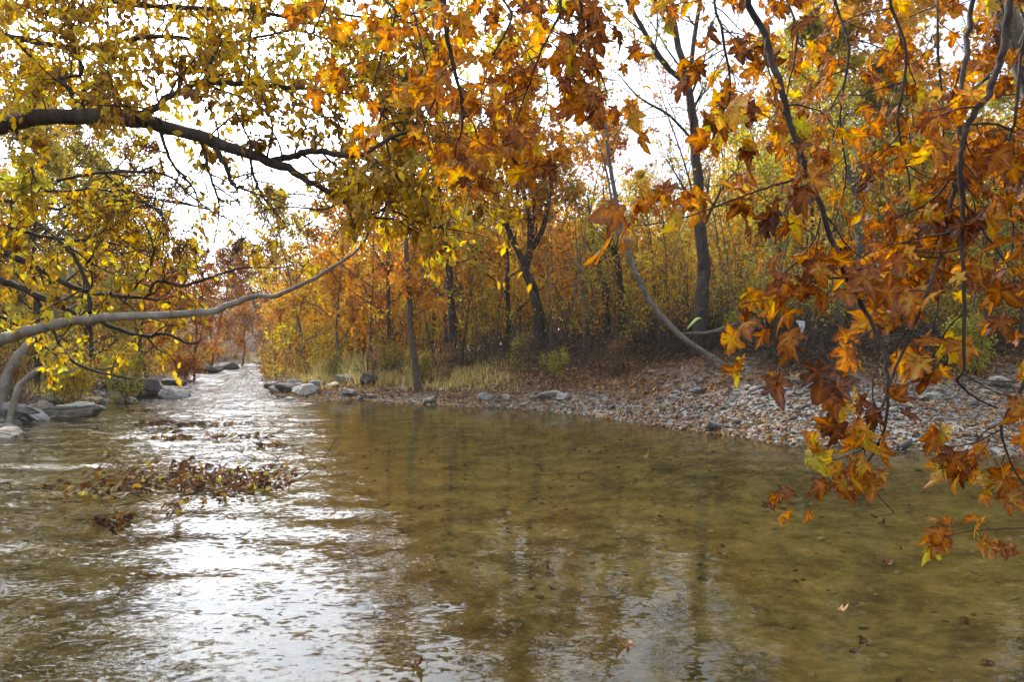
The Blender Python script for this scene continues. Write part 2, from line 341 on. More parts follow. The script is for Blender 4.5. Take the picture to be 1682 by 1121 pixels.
def terrain(x, y):
    x = np.asarray(x, float); y = np.asarray(y, float)
    dR, dL, dN = line_dist(x, y, RIGHT), line_dist(x, y, LEFT), line_dist(x, y, NEAR)
    wob = .35*fbm(x*.9, y*.9, 3, 3)
    inside = np.zeros(x.shape, bool); n = len(POLY)
    for i in range(n):
        a, b = POLY[i], POLY[(i+1) % n]
        cnd = ((a[1] > y) != (b[1] > y)); xx = (b[0]-a[0])*(y-a[1])/(b[1]-a[1]+1e-12)+a[0]
        inside ^= cnd & (x < xx)
    d = np.minimum(np.minimum(dR, dL), dN); sdv = np.where(inside, -d, d)+wob*np.clip(d*2, .15, .8)
    isR = (dR <= dL) & (dR <= dN); isL = (dL < dR) & (dL <= dN)
    e = np.maximum(sdv, 0)
    slR = .13+.17*smooth(-5, 4, x)
    hR = slR*np.minimum(e, 6.5)+.05*np.clip(e-6.5, 0, 6)+.36*np.clip(e-13, 0, 70)*smooth(-14, 34, x-.08*y)
    hL = .22*np.minimum(e, 5)+.05*np.clip(e-5, 0, 8)+.16*np.clip(e-14, 0, 90)
    hN = .3*np.minimum(e, 4)+.05*np.clip(e-4, 0, 60)
    h = np.where(isR, hR, np.where(isL, hL, hN))
    h = h+fbm(x*.35, y*.35, 11, 4)*.5*smooth(.3, 4, e)+fbm(x*2.2, y*2.2, 5, 3)*.10*smooth(.05, .8, e)
    dep = np.minimum(.16*d, .5)*(.6+.4*smooth(24, 8, y))+.04+.10*smooth(.15, .8, d)*smooth(9, 16, y)
    bed = -dep+.06*fbm(x*1.1, y*1.1, 21, 4)*smooth(.2, 1.5, d)
    h = np.where(sdv > 0, h, np.minimum(bed, -.015)); h = h*1.0
    grass = isR*smooth(1.0, -2.0, x)*smooth(1.2, 2.0, e)*smooth(9, 5, e)
    grav = np.where(isR, smooth(-1.5, 2.5, x)*smooth(.8, -.4, e-(.9+2.9*smooth(2, 8, x))+fbm(x*.6, y*.6, 31, 3)*1.5), np.where(isL, .4*smooth(3, 1, e)*smooth(30, 20, y), .6*smooth(2.5, 1, e)))
    grav = np.maximum(grav, smooth(.9, .2, e)*smooth(30, 24, y))
    return h, sdv, np.clip(grav, 0, 1), np.clip(grass, 0, 1)
def gz(x, y): return float(terrain(np.array([x]), np.array([y]))[0][0])
def grid(xs, ys):
    X, Y = np.meshgrid(xs, ys); nx, ny = len(xs), len(ys)
    i = np.arange(ny-1)[:, None]*nx; j = np.arange(nx-1)[None]
    return X.ravel(), Y.ravel(), np.stack([i+j, i+j+1, i+nx+j+1, i+nx+j], -1).reshape(-1, 4)
def steps(*seg):
    o = []
    for a, b, s in seg: o.append(np.arange(a, b, s))
    return np.concatenate(o)
xs = steps((-240, -100, 20), (-100, -40, 5), (-40, -14, .8), (-14, 14, .16), (14, 40, .8), (40, 100, 5), (100, 241, 20))
ys = steps((-100, -40, 20), (-40, -4, 3), (-4, 27, .16), (27, 60, .7), (60, 130, 2), (130, 291, 20))
X, Y, F = grid(xs, ys); h, sdv, gr, gs = terrain(X, Y)
GROUND = tag(obj('ground', mesh('ground', np.stack([X, Y, h], 1), [F], {'gravel': gr, 'grass': gs, 'bed': smooth(.05, -.12, sdv)}), ground_mat()), 'leaf strewn stream banks and wooded slopes', None, None, 'structure')

def riffle(x, y): return smooth(.7, -.9, x+.32*y-.6+.5*fbm(x*.5, y*.5, 41, 3))*(.35+.65*smooth(6, 13, y))*(1+1.0*smooth(17, 34, y))
xs = steps((-38, -14, .3), (-14, 12, .075), (12, 41, .4)); ys = steps((-16, -2, .5), (-2, 22, .075), (22, 85, .25))
X, Y, F = grid(xs, ys); rf = riffle(X, Y)
rr = np.random.RandomState(4); z = np.zeros_like(X)
for i in range(16):
    lam = rr.uniform(.28, 1.1); th = math.radians(rr.normal(78, 26)); k = 2*math.pi/lam
    z += lam*.0075*np.sin(k*(X*math.cos(th)+Y*math.sin(th))+rr.uniform(0, 6.28)+1.5*fbm(X*.5, Y*.5, 50+i, 2))
z = z*(.05+.55*rf)*(.4+1.2*(fbm(X*.45, Y*1.1, 77, 3)+.5))
r0 = np.hypot(X-.65, Y-3.75); z += .0022*np.cos(2*math.pi*r0/.15)*np.exp(-((r0-.75)/.42)**2)*smooth(-.3, .4, X-.65+(Y-3.75)*.5)
sub = terrain(X, Y)[1]; keep = (sub[F] < .9).any(1)
WATER = tag(obj('water', mesh('water', np.stack([X, Y, z], 1), [F[keep]], {'riffle': rf}), water_mat()), 'shallow clear stream with a bright riffle and a calm olive pool', None, None, 'structure')

# ------------------------------------------------------------------ growing trees
class Sk:
    def __init__(s): s.trunk, s.limbs, s.leaf = Tubes(), Tubes(), Leaves()
def walk(p, d, Lg, n, wander, up, rng):
    pts = [np.array(p, float)]; d = np.array(d, float)
    for i in range(n):
        d = unit(d+rng.normal(0, wander, 3)+np.array((0, 0, up))); pts.append(pts[-1]+d*Lg/n)
    return np.array(pts)
def side(t, ang, rng, az=None):
    ref = np.array((0, 0, 1.)) if abs(t[2]) < .9 else np.array((1., 0, 0))
    a = unit(np.cross(t, ref)); b = np.cross(t, a); az = rng.uniform(0, 6.283) if az is None else az
    return unit(math.cos(ang)*t+math.sin(ang)*(math.cos(az)*a+math.sin(az)*b))
def put_leaf(S_, p, d, size, rng, tint, droop=.5):
    ax = unit(d*.5+rng.normal(0, .55, 3)+np.array((0, 0, -droop))); S_.leaf.add(p, ax, rng.normal(0, .75, 3)+np.array((0, 0, .7)), size*rng.uniform(.55, 1.35), tint)
def ramify(S_, pts, r, lev, pr, rng, tint):
    """children of a limb: pr = list of dicts per level (n, len, ang, t0)"""
    Lg = np.linalg.norm(np.diff(pts, axis=0), axis=1).sum(); q = pr[lev]; n = max(1, int(q['n']*rng.uniform(.75, 1.25)))
    for i in range(n):
        t = q.get('t0', .25)+(1-q.get('t0', .25))*(i+rng.uniform(0, 1))/n; f = t*(len(pts)-1); j = min(int(f), len(pts)-2); p = pts[j]+(pts[j+1]-pts[j])*(f-j)
        tg = unit(pts[j+1]-pts[j]); l2 = Lg*q['len']*rng.uniform(.6, 1.25)*(1.15-.6*t)
        if 'abs' in q: l2 = rng.uniform(*q['abs'])
        d = side(tg, math.radians(rng.normal(q['ang'], 12)), rng); d = unit(d+np.array((0, 0, q.get('bias', .1))))
        seg = q.get('seg', 5); cp = walk(p, d, l2, seg, q.get('w', .18), q.get('up', .03), rng)
        r2 = max(r*(1-.6*t)*q.get('r', .5), q.get('rmin', .004))
        S_.limbs.add(cp, np.linspace(r2, max(r2*.35, q.get('rmin', .004)*.7), len(cp)), q.get('k', 3))
        tn = np.clip(tint+rng.normal(0, .14), 0, 1)
        if lev+1 < len(pr): ramify(S_, cp, r2, lev+1, pr, rng, tn)
        nl = q.get('leaf', 0); nl = int(nl)+(rng.uniform() < nl-int(nl))
        for _ in range(nl):
            u = rng.uniform(.15, 1)**.7*(len(cp)-1); a = min(int(u), len(cp)-2); pp = cp[a]+(cp[a+1]-cp[a])*(u-a)
            put_leaf(S_, pp+rng.normal(0, q.get('sc', .05), 3), unit(cp[a+1]-cp[a]), q['size'], rng, np.clip(tn+rng.normal(0, .13), 0, 1), q.get('droop', .5))
def tree_template(seed, h, r, nlimb, spread, first, pr, lean=.03, multi=1, limb_ang=55, top=.25):
    rng = np.random.RandomState(seed); s = Sk()
    for mm in range(multi):
        d0 = unit(np.array((rng.normal(0, lean+.22*(multi > 1)), rng.normal(0, lean+.22*(multi > 1)), 1)))
        hh = h*rng.uniform(.75, 1) if mm else h
        tp = spline(walk((rng.normal(0, .1*(multi > 1)), rng.normal(0, .1*(multi > 1)), -.25), d0, hh, 9, .07, .06, rng), n=2)
        rad = r*(1-np.linspace(0, 1, len(tp))**.8*.92); rad[0] *= 1.5; rad[1] *= 1.12
        (s.trunk if mm == 0 else s.limbs).add(tp, rad, 8 if r > .09 else 5)
        for i in range(nlimb):
            t = first+(1-first)*(i+rng.uniform(0, 1))/nlimb; f = t*(len(tp)-1); j = min(int(f), len(tp)-2)
            p = tp[j]+(tp[j+1]-tp[j])*(f-j); u = (t-first)/(1-first)
            prof = (.55+.9*u) if u < .4 else (.91-(1-top)*((u-.4)/.6)**1.3)
            az = i*2.4+rng.normal(0, .4); el = math.radians(90-limb_ang*(1-.45*u)+rng.normal(0, 8))
            d = np.array((math.cos(az)*math.cos(el), math.sin(az)*math.cos(el), math.sin(el)))
            lp = walk(p, d, h*spread*prof*rng.uniform(.75, 1.2), 7, .13, .02, rng); rl = rad[j]*.55
            s.limbs.add(lp, np.linspace(rl, rl*.25+.004, len(lp)), 4)
            ramify(s, lp, rl, 0, pr, rng, rng.uniform(.25, .75))
    return s
def finish_template(name, s, T=SMALL):
    return dict(trunk=s.trunk.mesh(name+'_trunk'), branches=s.limbs.mesh(name+'_branches'), crown=s.leaf.mesh(name+'_crown', T))
def full(size, leaf, n1=6, n2=5, droop=.5, bias=.1):
    return [dict(n=n1, len=.5, ang=48, seg=4, bias=bias, r=.5, leaf=leaf*.5, size=size, droop=droop), dict(n=n2, len=.5, ang=45, seg=3, rmin=.004, leaf=leaf, size=size, t0=.15, sc=.12, droop=droop)]
TPL = {}
for nm, a in {
 'plane_a': (1, 11, .115, 22, .36, .14, full(.20, 9)), 'plane_b': (2, 10, .10, 20, .38, .16, full(.20, 9)),
 'broad_a': (3, 9, .09, 20, .36, .10, full(.15, 11)), 'broad_b': (4, 8.5, .085, 19, .40, .08, full(.15, 11)),
 'thin_a': (5, 8, .055, 12, .22, .3, full(.13, 2.2, 5, 4, .5, .3)), 'thin_b': (6, 7, .045, 11, .20, .35, full(.13, 3.2, 5, 4, .5, .3)),
 'thin_c': (7, 9, .065, 13, .20, .3, full(.13, 1.2, 5, 4, .5, .35)),
 'tall_a': (8, 17, .15, 22, .24, .25, full(.16, 2.6, 7, 6, .4, .35)), 'tall_b': (9, 15, .13, 20, .26, .25, full(.16, 3.4, 7, 6, .4, .35)),
 'tall_c': (18, 15, .13, 26, .27, .12, full(.17, 6.5, 7, 6, .4, .3)),
}.items(): TPL[nm] = finish_template(nm, tree_template(*a))
TPL['shrub_a'] = finish_template('shrub_a', tree_template(10, 2.6, .03, 8, .42, .1, full(.10, 3.2, 5, 4), multi=4))
TPL['shrub_b'] = finish_template('shrub_b', tree_template(11, 2.2, .028, 8, .44, .1, full(.10, 3.4, 5, 4), multi=5))
TPL['bare_a'] = finish_template('bare_a', tree_template(12, 2.6, .025, 7, .36, .1, full(.08, 1.2, 6, 5), multi=5))

def place(kind, px, Y, sc, col, bk, label, group, rot=0, cat='tree', name=None, tilt=(0, 0)):
    x = (px-W_PX/2)/F_PX*Y; T = TPL[kind]
    root = empty(name or {'plane': 'plane_tree', 'broad': 'broadleaf_tree', 'thin': 'sapling', 'tall_': 'tall_tree', 'shrub': 'shrub', 'bare_': 'bare_shrub'}[kind[:5] if kind[:5] in ('plane', 'broad', 'tall_', 'shrub', 'bare_') else 'thin'], (x, Y, gz(x, Y)), label, cat, group)
    root.rotation_euler = (tilt[0], tilt[1], rot); root.scale = (sc, sc, sc)
    for part, mat in (('trunk', BARK[bk]), ('branches', BARK[bk]), ('crown', lm(col))):
        o = obj(part, T[part], mat, root); o.material_slots[0].link = 'OBJECT'; o.material_slots[0].material = mat
    return root
GR, GL = 'trees in the wood on the right bank', 'trees along the left bank'
random.seed(5)
for row in [
 ('plane_a', 505, 40, 1.02, 'yellow', 'grey', 'golden yellow tree rising behind the grassy point', GR),
 ('broad_b', 470, 46, 1.01, 'rust', 'brown', 'low rust red tree at the far end of the grassy point', GR),
 ('plane_b', 560, 33, 0.94, 'amber', 'grey', 'amber tree leaning over the grass between golden tree and slender brown trunk', GR),
 ('plane_a', 640, 31, 1.06, 'orange', 'brown', 'broad orange tree behind the slender brown trunk', GR),
 ('plane_b', 735, 33, 1.21, 'rust', 'brown', 'rust brown tree beside the broad orange tree', GR),
 ('plane_a', 835, 29, 1.10, 'amber', 'dark', 'bright amber orange tree in the middle of the wood', GR),
 ('tall_b', 800, 40, .9, 'brown', 'grey', 'tall nearly bare grey tree behind the bright amber orange tree', GR),
 ('plane_b', 925, 34, 1.12, 'orange', 'grey', 'orange tree just left of the leaning pale trunk', GR),
 ('broad_a', 1010, 31, 0.68, 'olive', 'grey', 'olive yellow tree behind the leaning pale trunk', GR),
 ('broad_b', 1085, 28, 0.83, 'yellow', 'brown', 'yellow tree between the leaning pale trunk and the dark trunk', GR),
 ('tall_a', 1050, 44, 0.68, 'brown', 'grey', 'tall thin tree with few brown leaves against the sky gap', GR),
 ('plane_a', 1250, 27, 1.31, 'amber', 'grey', 'amber tree just right of the dark forked trunk', GR),
 ('broad_a', 1330, 24, 1.26, 'lime', 'brown', 'lime green tree above the brushwood behind hanging orange leaves', GR),
 ('plane_b', 1420, 28, 1.44, 'amber', 'grey', 'golden tree with grey trunk behind the hanging orange leaves', GR),
 ('broad_b', 1500, 22, 1.1, 'olive', 'brown', 'olive tree over the brushwood above the gravel', GR),
 ('tall_b', 1480, 36, 1.0, 'amber', 'grey', 'tall amber tree standing highest on the slope', GR),
 ('plane_a', 1610, 26, 1.44, 'amber', 'grey', 'large golden tree high behind the right hand hanging boughs', GR),
 ('broad_a', 1680, 20, 1.0, 'lime', 'brown', 'lime green tree at the right edge above the gravel', GR),
 ('tall_a', 1180, 38, 0.85, 'rust', 'brown', 'tall rust tree showing behind the forks of the dark trunk', GR),
 ('tall_a', 1340, 42, 1.0, 'orange', 'grey', 'tall orange tree far up behind the amber tree', GR),
 ('tall_b', 700, 46, .85, 'rust', 'grey', 'tall rust tree standing at the back behind the rust brown tree', GR),
 ('tall_b', 900, 48, 0.81, 'orange', 'grey', 'tall orange tree at the back left of the sky gap', GR),
 ('thin_a', 600, 27, .8, 'yellow', 'brown', 'thin yellow sapling at the edge of the grass', 'saplings under the wood'),
 ('thin_b', 720, 26, .85, 'lime', 'brown', 'thin lime leaved sapling right of the slender brown trunk', 'saplings under the wood'),
 ('thin_c', 760, 27, .8, 'olive', 'dark', 'nearly bare dark sapling in the brush at the middle', 'saplings under the wood'),
 ('thin_b', 800, 25.5, .9, 'lime', 'brown', 'lime leaved sapling left of the gnarled dark trunk', 'saplings under the wood'),
 ('thin_a', 905, 25, .9, 'amber', 'grey', 'amber leaved sapling just right of the gnarled dark trunk', 'saplings under the wood'),
 ('thin_c', 960, 24.5, .85, 'olive', 'grey', 'bare grey sapling among the brown brush left of the leaning trunk', 'saplings under the wood'),
 ('thin_b', 990, 26, .9, 'lime', 'brown', 'leafy lime sapling behind the foot of the leaning pale trunk', 'saplings under the wood'),
 ('thin_a', 1105, 24, .9, 'yellow', 'brown', 'yellow leaved sapling close on the left of the dark forked trunk', 'saplings under the wood'),
 ('thin_c', 1200, 22, .85, 'olive', 'grey', 'bare sapling right of the dark forked trunk', 'saplings under the wood'),
 ('thin_b', 1262, 20, .85, 'lime', 'pale', 'pale stemmed lime sapling at the start of the brushwood', 'saplings under the wood'),
 ('thin_a', 1385, 19, .95, 'yellow', 'grey', 'yellow sapling growing through the brushwood', 'saplings under the wood'),
 ('thin_c', 1455, 18.5, .9, 'lime', 'pale', 'pale bare sapling rising behind the brushwood', 'saplings under the wood'),
 ('thin_b', 1565, 18, .95, 'yellow', 'brown', 'yellow sapling above the upper gravel', 'saplings under the wood'),
 ('shrub_b', 690, 25, 0.59, 'olive', 'brown', 'olive green shrub by the slender brown trunk', 'shrubs under the wood'),
 ('shrub_a', 640, 27, 0.56, 'olive', 'brown', 'yellowish olive shrub behind the dry grass', 'shrubs under the wood'),
 ('shrub_a', 910, 21.8, .42, 'lime', 'brown', 'small lime green shrub on the brush above the leafy bank', 'shrubs under the wood'),
 ('shrub_b', 545, 30, .6, 'olive', 'brown', 'olive shrub in the tall grass', 'shrubs under the wood'),
 ('shrub_a', 1345, 20, .75, 'lime', 'brown', 'yellow green shrub at the back of the brushwood', 'shrubs under the wood'),
 ('shrub_b', 1215, 19.5, .6, 'lime', 'brown', 'low lime shrub beside the horizontal dead bough', 'shrubs under the wood'),
 ('shrub_b', 1600, 17, .8, 'lime', 'brown', 'yellow green shrub above the gravel near the right edge', 'shrubs under the wood'),
 ('bare_a', 735, 24, .6, 'brown', 'brown', 'bare brown shrub left of centre at the top of the leafy bank', 'shrubs under the wood'),
 ('bare_a', 850, 23, 0.62, 'olive', 'brown', 'bare olive shrub under the gnarled dark trunk', 'shrubs under the wood'),
 ('bare_a', 1010, 21.5, 0.60, 'brown', 'brown', 'bare brown shrub left of the leaning trunk foot', 'shrubs under the wood'),
 ('bare_a', 610, 25.5, .55, 'brown', 'dark', 'bare dark shrub at the back of the dry grass', 'shrubs under the wood'),
 ('broad_a', 60, 22, 1.15, 'olive', 'dark', 'olive yellow tree behind the pale leaning trunks', GL),
 ('broad_b', 150, 26, 1.09, 'lime', 'dark', 'lime green tree behind the low hanging branches', GL),
 ('plane_b', 245, 30, 0.94, 'orange', 'brown', 'orange tree behind the big dark boulder', GL),
 ('broad_a', 320, 38, 0.87, 'rust', 'brown', 'rust coloured tree bending over the far riffle', GL),
 ('plane_a', 345, 52, 0.94, 'rust', 'grey', 'reddish brown tree at the left of the stream bend', GL),
 ('plane_b', 398, 72, 1.12, 'brown', 'grey', 'brown tree closing the view at the stream bend', GL),
 ('plane_a', 438, 78, 1.27, 'rust', 'grey', 'rust brown tree right at the far stream bend', GL),
 ('tall_c', -30, 26, 1.10, 'brown', 'grey', 'tall brown tree at the left edge behind the yellow boughs', GL),
 ('tall_c', 90, 36, 0.95, 'amber', 'grey', 'tall thin amber tree behind the arching dark limb', GL),
 ('tall_c', 190, 44, 0.85, 'brown', 'grey', 'tall brown leaved tree above the lime green tree', GL),
 ('tall_b', 275, 56, .75, 'brown', 'grey', 'tall bare grey tree beside the open sky over the stream', GL),
 ('tall_c', 30, 31, .95, 'amber', 'grey', 'tall ochre tree between the left edge and the thin amber tree', GL),
 ('tall_c', 135, 29, .85, 'brown', 'brown', 'tall dull brown tree close behind the lime green tree', GL),
 ('tall_c', 225, 35, .82, 'rust', 'brown', 'tall rust tree rising behind the orange tree by the boulder', GL),
 ('shrub_a', 205, 22.5, .8, 'lime', 'brown', 'lime green shrub leaning over the boulders', 'shrubs on the left bank'),
 ('shrub_b', 110, 18.5, .8, 'yellow', 'brown', 'yellow shrub over the left hand rocks', 'shrubs on the left bank'),
 ('shrub_b', 300, 36, .9, 'rust', 'brown', 'rust shrub at the water beyond the big boulder', 'shrubs on the left bank'),
 ('bare_a', 30, 16.8, .7, 'brown', 'dark', 'bare dark shrub between the pale leaning trunks', 'shrubs on the left bank'),
]:
    kind, px, Y, sc_, col, bk, lab, grp = row
    place(kind, px, Y, sc_, col, bk, lab, grp, random.uniform(0, 6.28), 'shrub' if kind[:5] in ('shrub', 'bare_') else ('sapling' if kind[:4] == 'thin' else 'tree'))

# trees whose stems the photo shows clearly: drawn as their own stems
def stem_tree(name, label, group, bk, col, lines, pr, seed, nlimb=10, limb_len=(1.2, 2.4), t0=.35, cat='tree', T=SMALL):
    """lines: list of polylines [(px, py, Y, radius)...]; the first is the trunk, the rest are limbs"""
    rng = np.random.RandomState(seed); s = Sk(); pl = []
    for i, ln in enumerate(lines):
        q = np.array([list(P(a, b, c))+[r] for a, b, c, r in ln]); q = spline(q, n=4); pts, rad = q[:, :3], q[:, 3]
        pts = pts+rng.normal(0, .10, pts.shape)*rad[:, None]; rad = rad*rng.uniform(.95, 1.05, len(rad))
        (s.trunk if i == 0 else s.limbs).add(pts, rad, 9 if i == 0 else 6); pl.append((pts, rad))
    for i, (pts, rad) in enumerate(pl):
        for _ in range(nlimb if i == 0 else nlimb//2):
            t = rng.uniform(t0 if i == 0 else .25, 1); j = min(int(t*(len(pts)-1)), len(pts)-2)
            d = side(unit(pts[j+1]-pts[j]), math.radians(rng.normal(50, 10)), rng); d = unit(d+np.array((0, 0, .3)))
            lp = walk(pts[j], d, rng.uniform(*limb_len), 6, .14, .03, rng); s.limbs.add(lp, np.linspace(rad[j]*.35, .006, len(lp)), 4)
            ramify(s, lp, rad[j]*.35, 0, pr, rng, rng.uniform(.3, .7))
    base = pl[0][0][0]; root = empty(name, base, label, cat, group)
    for part, me, mat in (('trunk', s.trunk.mesh('trunk'), BARK[bk]), ('branches', s.limbs.mesh('branches'), BARK[bk]), ('crown', s.leaf.mesh('crown', T, seed), lm(col))):
        o = obj(part, me, mat, root, -base)
    return root
def foot(px, Y, r):  # trunk start a little below the ground under this point
    x = (px-W_PX/2)/F_PX*Y; zz = gz(x, Y)-.2; return (px, HOR+(CAM_Z-zz)/Y*F_PX, Y, r)
few = full(.13, 1.6, 6, 5, .4, .25)
stem_tree('forked_tree', 'dark rough forked trunk rising tall out of the wood, almost leafless at the top', GR, 'dark', 'olive',
  [[foot(1152, 20.5, .30), (1153, 490, 20.5, 0.205), (1156, 440, 20.5, 0.186), (1150, 380, 20.5, 0.179), (1146, 300, 20.5, 0.160), (1140, 220, 20.5, 0.137), (1129, 140, 20.5, 0.114), (1111, 60, 20.5, 0.091), (1102, 0, 20.5, 0.076), (1092, -90, 20.5, 0.053), (1085, -170, 20.5, 0.023)],
   [(1127, 138, 20.5, 0.076), (1092, 105, 20.2, .09), (1060, 55, 20, .075), (1030, 0, 20, .06), (990, -80, 20, .03)],
   [(1132, 150, 20.5, 0.068), (1141, 60, 20.8, .07), (1150, 0, 21, .055), (1162, -90, 21, .03)],
   [(1111, 55, 20.5, 0.061), (1085, 20, 20.5, 0.046), (1062, -30, 20.5, 0.034), (1040, -110, 20.5, 0.015)],
   [(1146, 240, 20.5, 0.038), (1100, 190, 20, .04), (1050, 160, 19.6, .03), (1015, 120, 19.3, .015)]], few, 31, 16, (1.4, 3), .3)
stem_tree('leaning_tree', 'pale slender trunk sweeping up and leaning left from the top of the bank', GR, 'grey', 'amber',
  [[foot(1190, 18.6, .24), (1160, 582, 18.7, 0.089), (1118, 552, 18.8, 0.083), (1075, 505, 19, 0.077), (1045, 450, 19, 0.074), (1025, 395, 19, 0.068), (1014, 340, 19, 0.062), (1003, 280, 19, 0.056), (993, 200, 19, 0.050), (984, 140, 19, 0.044), (974, 70, 19, 0.035), (965, 0, 19, 0.030), (955, -90, 19, 0.015)],
   [(1040, 440, 19, 0.041), (1012, 380, 19.4, 0.039), (1000, 300, 19.5, 0.033), (985, 240, 19.6, 0.026), (960, 180, 19.6, 0.018)]], few, 32, 12, (1.0, 2.2), .4)
stem_tree('gnarled_tree', 'short gnarled black trunk with amber crown in the middle of the wood', GR, 'dark', 'amber',
  [[foot(888, 26, .24), (882, 500, 26, .19), (872, 465, 26, .17), (862, 440, 26, .17), (872, 405, 26, .14), (868, 350, 26, .1), (850, 270, 26, .08), (845, 200, 26, .03)],
   [(866, 445, 26, .14), (845, 400, 26.2, .11), (822, 350, 26.4, .08), (800, 280, 26.4, .03)], [(872, 410, 26, .13), (893, 370, 25.8, .1), (905, 310, 25.8, .07), (915, 250, 25.8, .03)]],
  full(.18, 8), 33, 12, (1.5, 2.8), .45)
stem_tree('slender_tree', 'slender straight brown trunk standing alone at the edge of the dry grass', GR, 'brown', 'orange',
  [[foot(688, 23.6, .17), (682, 600, 23.6, .125), (676, 555, 23.6, .11), (672, 490, 23.6, .1), (668, 420, 23.6, .085), (665, 340, 23.6, .06), (660, 260, 23.6, .03)]], full(.17, 5), 34, 10, (1, 2.2), .45)
stem_tree('thick_leaning_tree', 'thick grey trunk slanting down at the top right corner behind the orange leaves', GR, 'grey', 'yellow',
  [[foot(1800, 15, .38), (1775, 420, 14.8, .31), (1740, 270, 14.5, .28), (1700, 140, 14.2, .26), (1655, 30, 14, .23), (1610, -80, 14, .19), (1570, -200, 14, .12), (1540, -330, 14, .05)]], full(.15, 5), 35, 10, (1.5, 3), .5)
for i, (ln, lab) in enumerate([
  ([foot(-6, 16.5, 0.150), (8, 630, 16.5, 0.116), (25, 592, 16.6, 0.102), (52, 560, 16.8, 0.088), (85, 525, 17, 0.075), (110, 470, 17.2, 0.048), (120, 400, 17.4, 0.020)], 'pale thick trunk leaning over the water from the left edge'),
  ([foot(12, 15.6, 0.088), (30, 640, 15.6, 0.071), (45, 622, 15.6, 0.068), (62, 608, 15.7, 0.061), (85, 606, 15.8, 0.048), (110, 612, 15.9, 0.031), (135, 600, 16, 0.014)], 'low pale bent trunk creeping out below the thick leaning one')]):
    stem_tree('leaning_tree', lab, GL, 'pale', 'yellow', [ln], full(.11, 4, 4, 3), 40+i, 6, (.6, 1.2), .55)
for i, (px, Y, hp, lab) in enumerate([(1025, 27, 430, 'short dark stump like trunk with yellow shoots behind the reddish brush'), (1000, 27.5, 445, 'thin dark stub next to the short stump like trunk'), (745, 27, 400, 'dark leaning trunk behind the bare brown shrub'), (1420, 21, 330, 'grey leaning trunk among yellow leaves behind the long hanging branch')]):
    stem_tree('pollard_tree', lab, GR, 'dark' if i < 3 else 'grey', 'lime', [[foot(px, Y, .2), (px-2, 520, Y, .15), (px-5, 480, Y, .14), (px-12, hp, Y, .12), (px-28, hp-60, Y, .07), (px-35, hp-130, Y, .02)]], full(.13, 3, 4, 4), 60+i, 9, (.8, 1.8), .5)

# far wood that reads as one mass behind the trees one can tell apart
def far_wood(name, spots, col, label, seed):
    rng = np.random.RandomState(seed); tb = Tubes(); lv = [[], [], [], [], []]
    sx, sy = np.array(spots).T; ok = terrain(sx, sy)[1] > 3
    for x, y in np.array(spots)[ok]:
        zz = gz(x, y); hh = rng.uniform(7, 12)*(.75 if .07*y < x < .27*y else 1.12); r = rng.uniform(.1, .16)
        tb.add(walk((x, y, zz-.3), (0, 0, 1), hh, 6, .08, .1, rng), np.linspace(r, .03, 7), 5)
        for k in range(6):
            t = rng.uniform(.35, .95); az = rng.uniform(0, 6.28); tb.add(walk((x, y, zz+hh*t), (math.cos(az), math.sin(az), .9), hh*.28, 4, .12, .02, rng), np.linspace(.05, .015, 5), 3)
        n = int(rng.uniform(800, 1300)); nc = 34; cc = rng.normal(0, 1, (nc, 3)); cc = unit(cc)*rng.uniform(.3, 1, (nc, 1))
        cp = cc[rng.randint(0, nc, n)]+rng.normal(0, .22, (n, 3)); p = np.array((x, y, zz+hh*.52))+cp*np.array((hh*.3, hh*.3, hh*.5))
        t0 = rng.uniform(.1, .85)
        for a, v in zip(lv, (p, rng.normal(0, 1, (n, 3))+np.array((0, 0, -.6)), rng.normal(0, .6, (n, 3))+np.array((0, 0, .8)), rng.uniform(.25, .42, n), np.clip(t0+rng.normal(0, .14, n), 0, 1))): a.append(v)
    o = tag(obj(name, leaf_mesh(name, *[np.concatenate(v) for v in lv], SMALL, seed), col), label, None, None, 'stuff')
    t = tag(obj(name+'_stems', tb.mesh('stems'), BARK['brown']), 'bare stems of the far wood', None, None, 'stuff')
rng = np.random.RandomState(8)
FARC = leaf_mat('leaf_far', [(.14, .05, .018), (.40, .15, .025), (.52, .28, .04), (.5, .38, .05), (.3, .29, .05)])
far_wood('far_wood', [(rng.uniform(-12, 62), rng.uniform(47, 78)) for _ in range(95)]+[(rng.uniform(-26, -14), rng.uniform(72, 100)) for _ in range(14)]+[(rng.uniform(14, 40), rng.uniform(30, 46)) for _ in range(26)]+[(rng.uniform(-10, 14), rng.uniform(38, 48)) for _ in range(22)]+[(rng.uniform(-30, 10), rng.uniform(55, 95)) for _ in range(90)], FARC, 'autumn wood covering the slope behind the right bank', 1)
FARB = leaf_mat('leaf_far_brown', [(.10, .05, .025), (.22, .11, .035), (.36, .2, .05), (.4, .3, .05)])
far_wood('far_wood', [(rng.uniform(-70, -30), rng.uniform(28, 95)) for _ in range(80)]+[(rng.uniform(-46, -26), rng.uniform(90, 120)) for _ in range(22)], FARB, 'brownish wood behind the left bank', 2)

# ------------------------------------------------------------------ ground cover (stuff)
def scatter(n, x0, x1, y0, y1, fn, seed):
    r = np.random.RandomState(seed); x = r.uniform(x0, x1, n); y = r.uniform(y0, y1, n); h, s, g, gs = terrain(x, y)
    k = r.uniform(0, 1, n) < fn(x, y, s, g, gs); return x[k], y[k], h[k], r
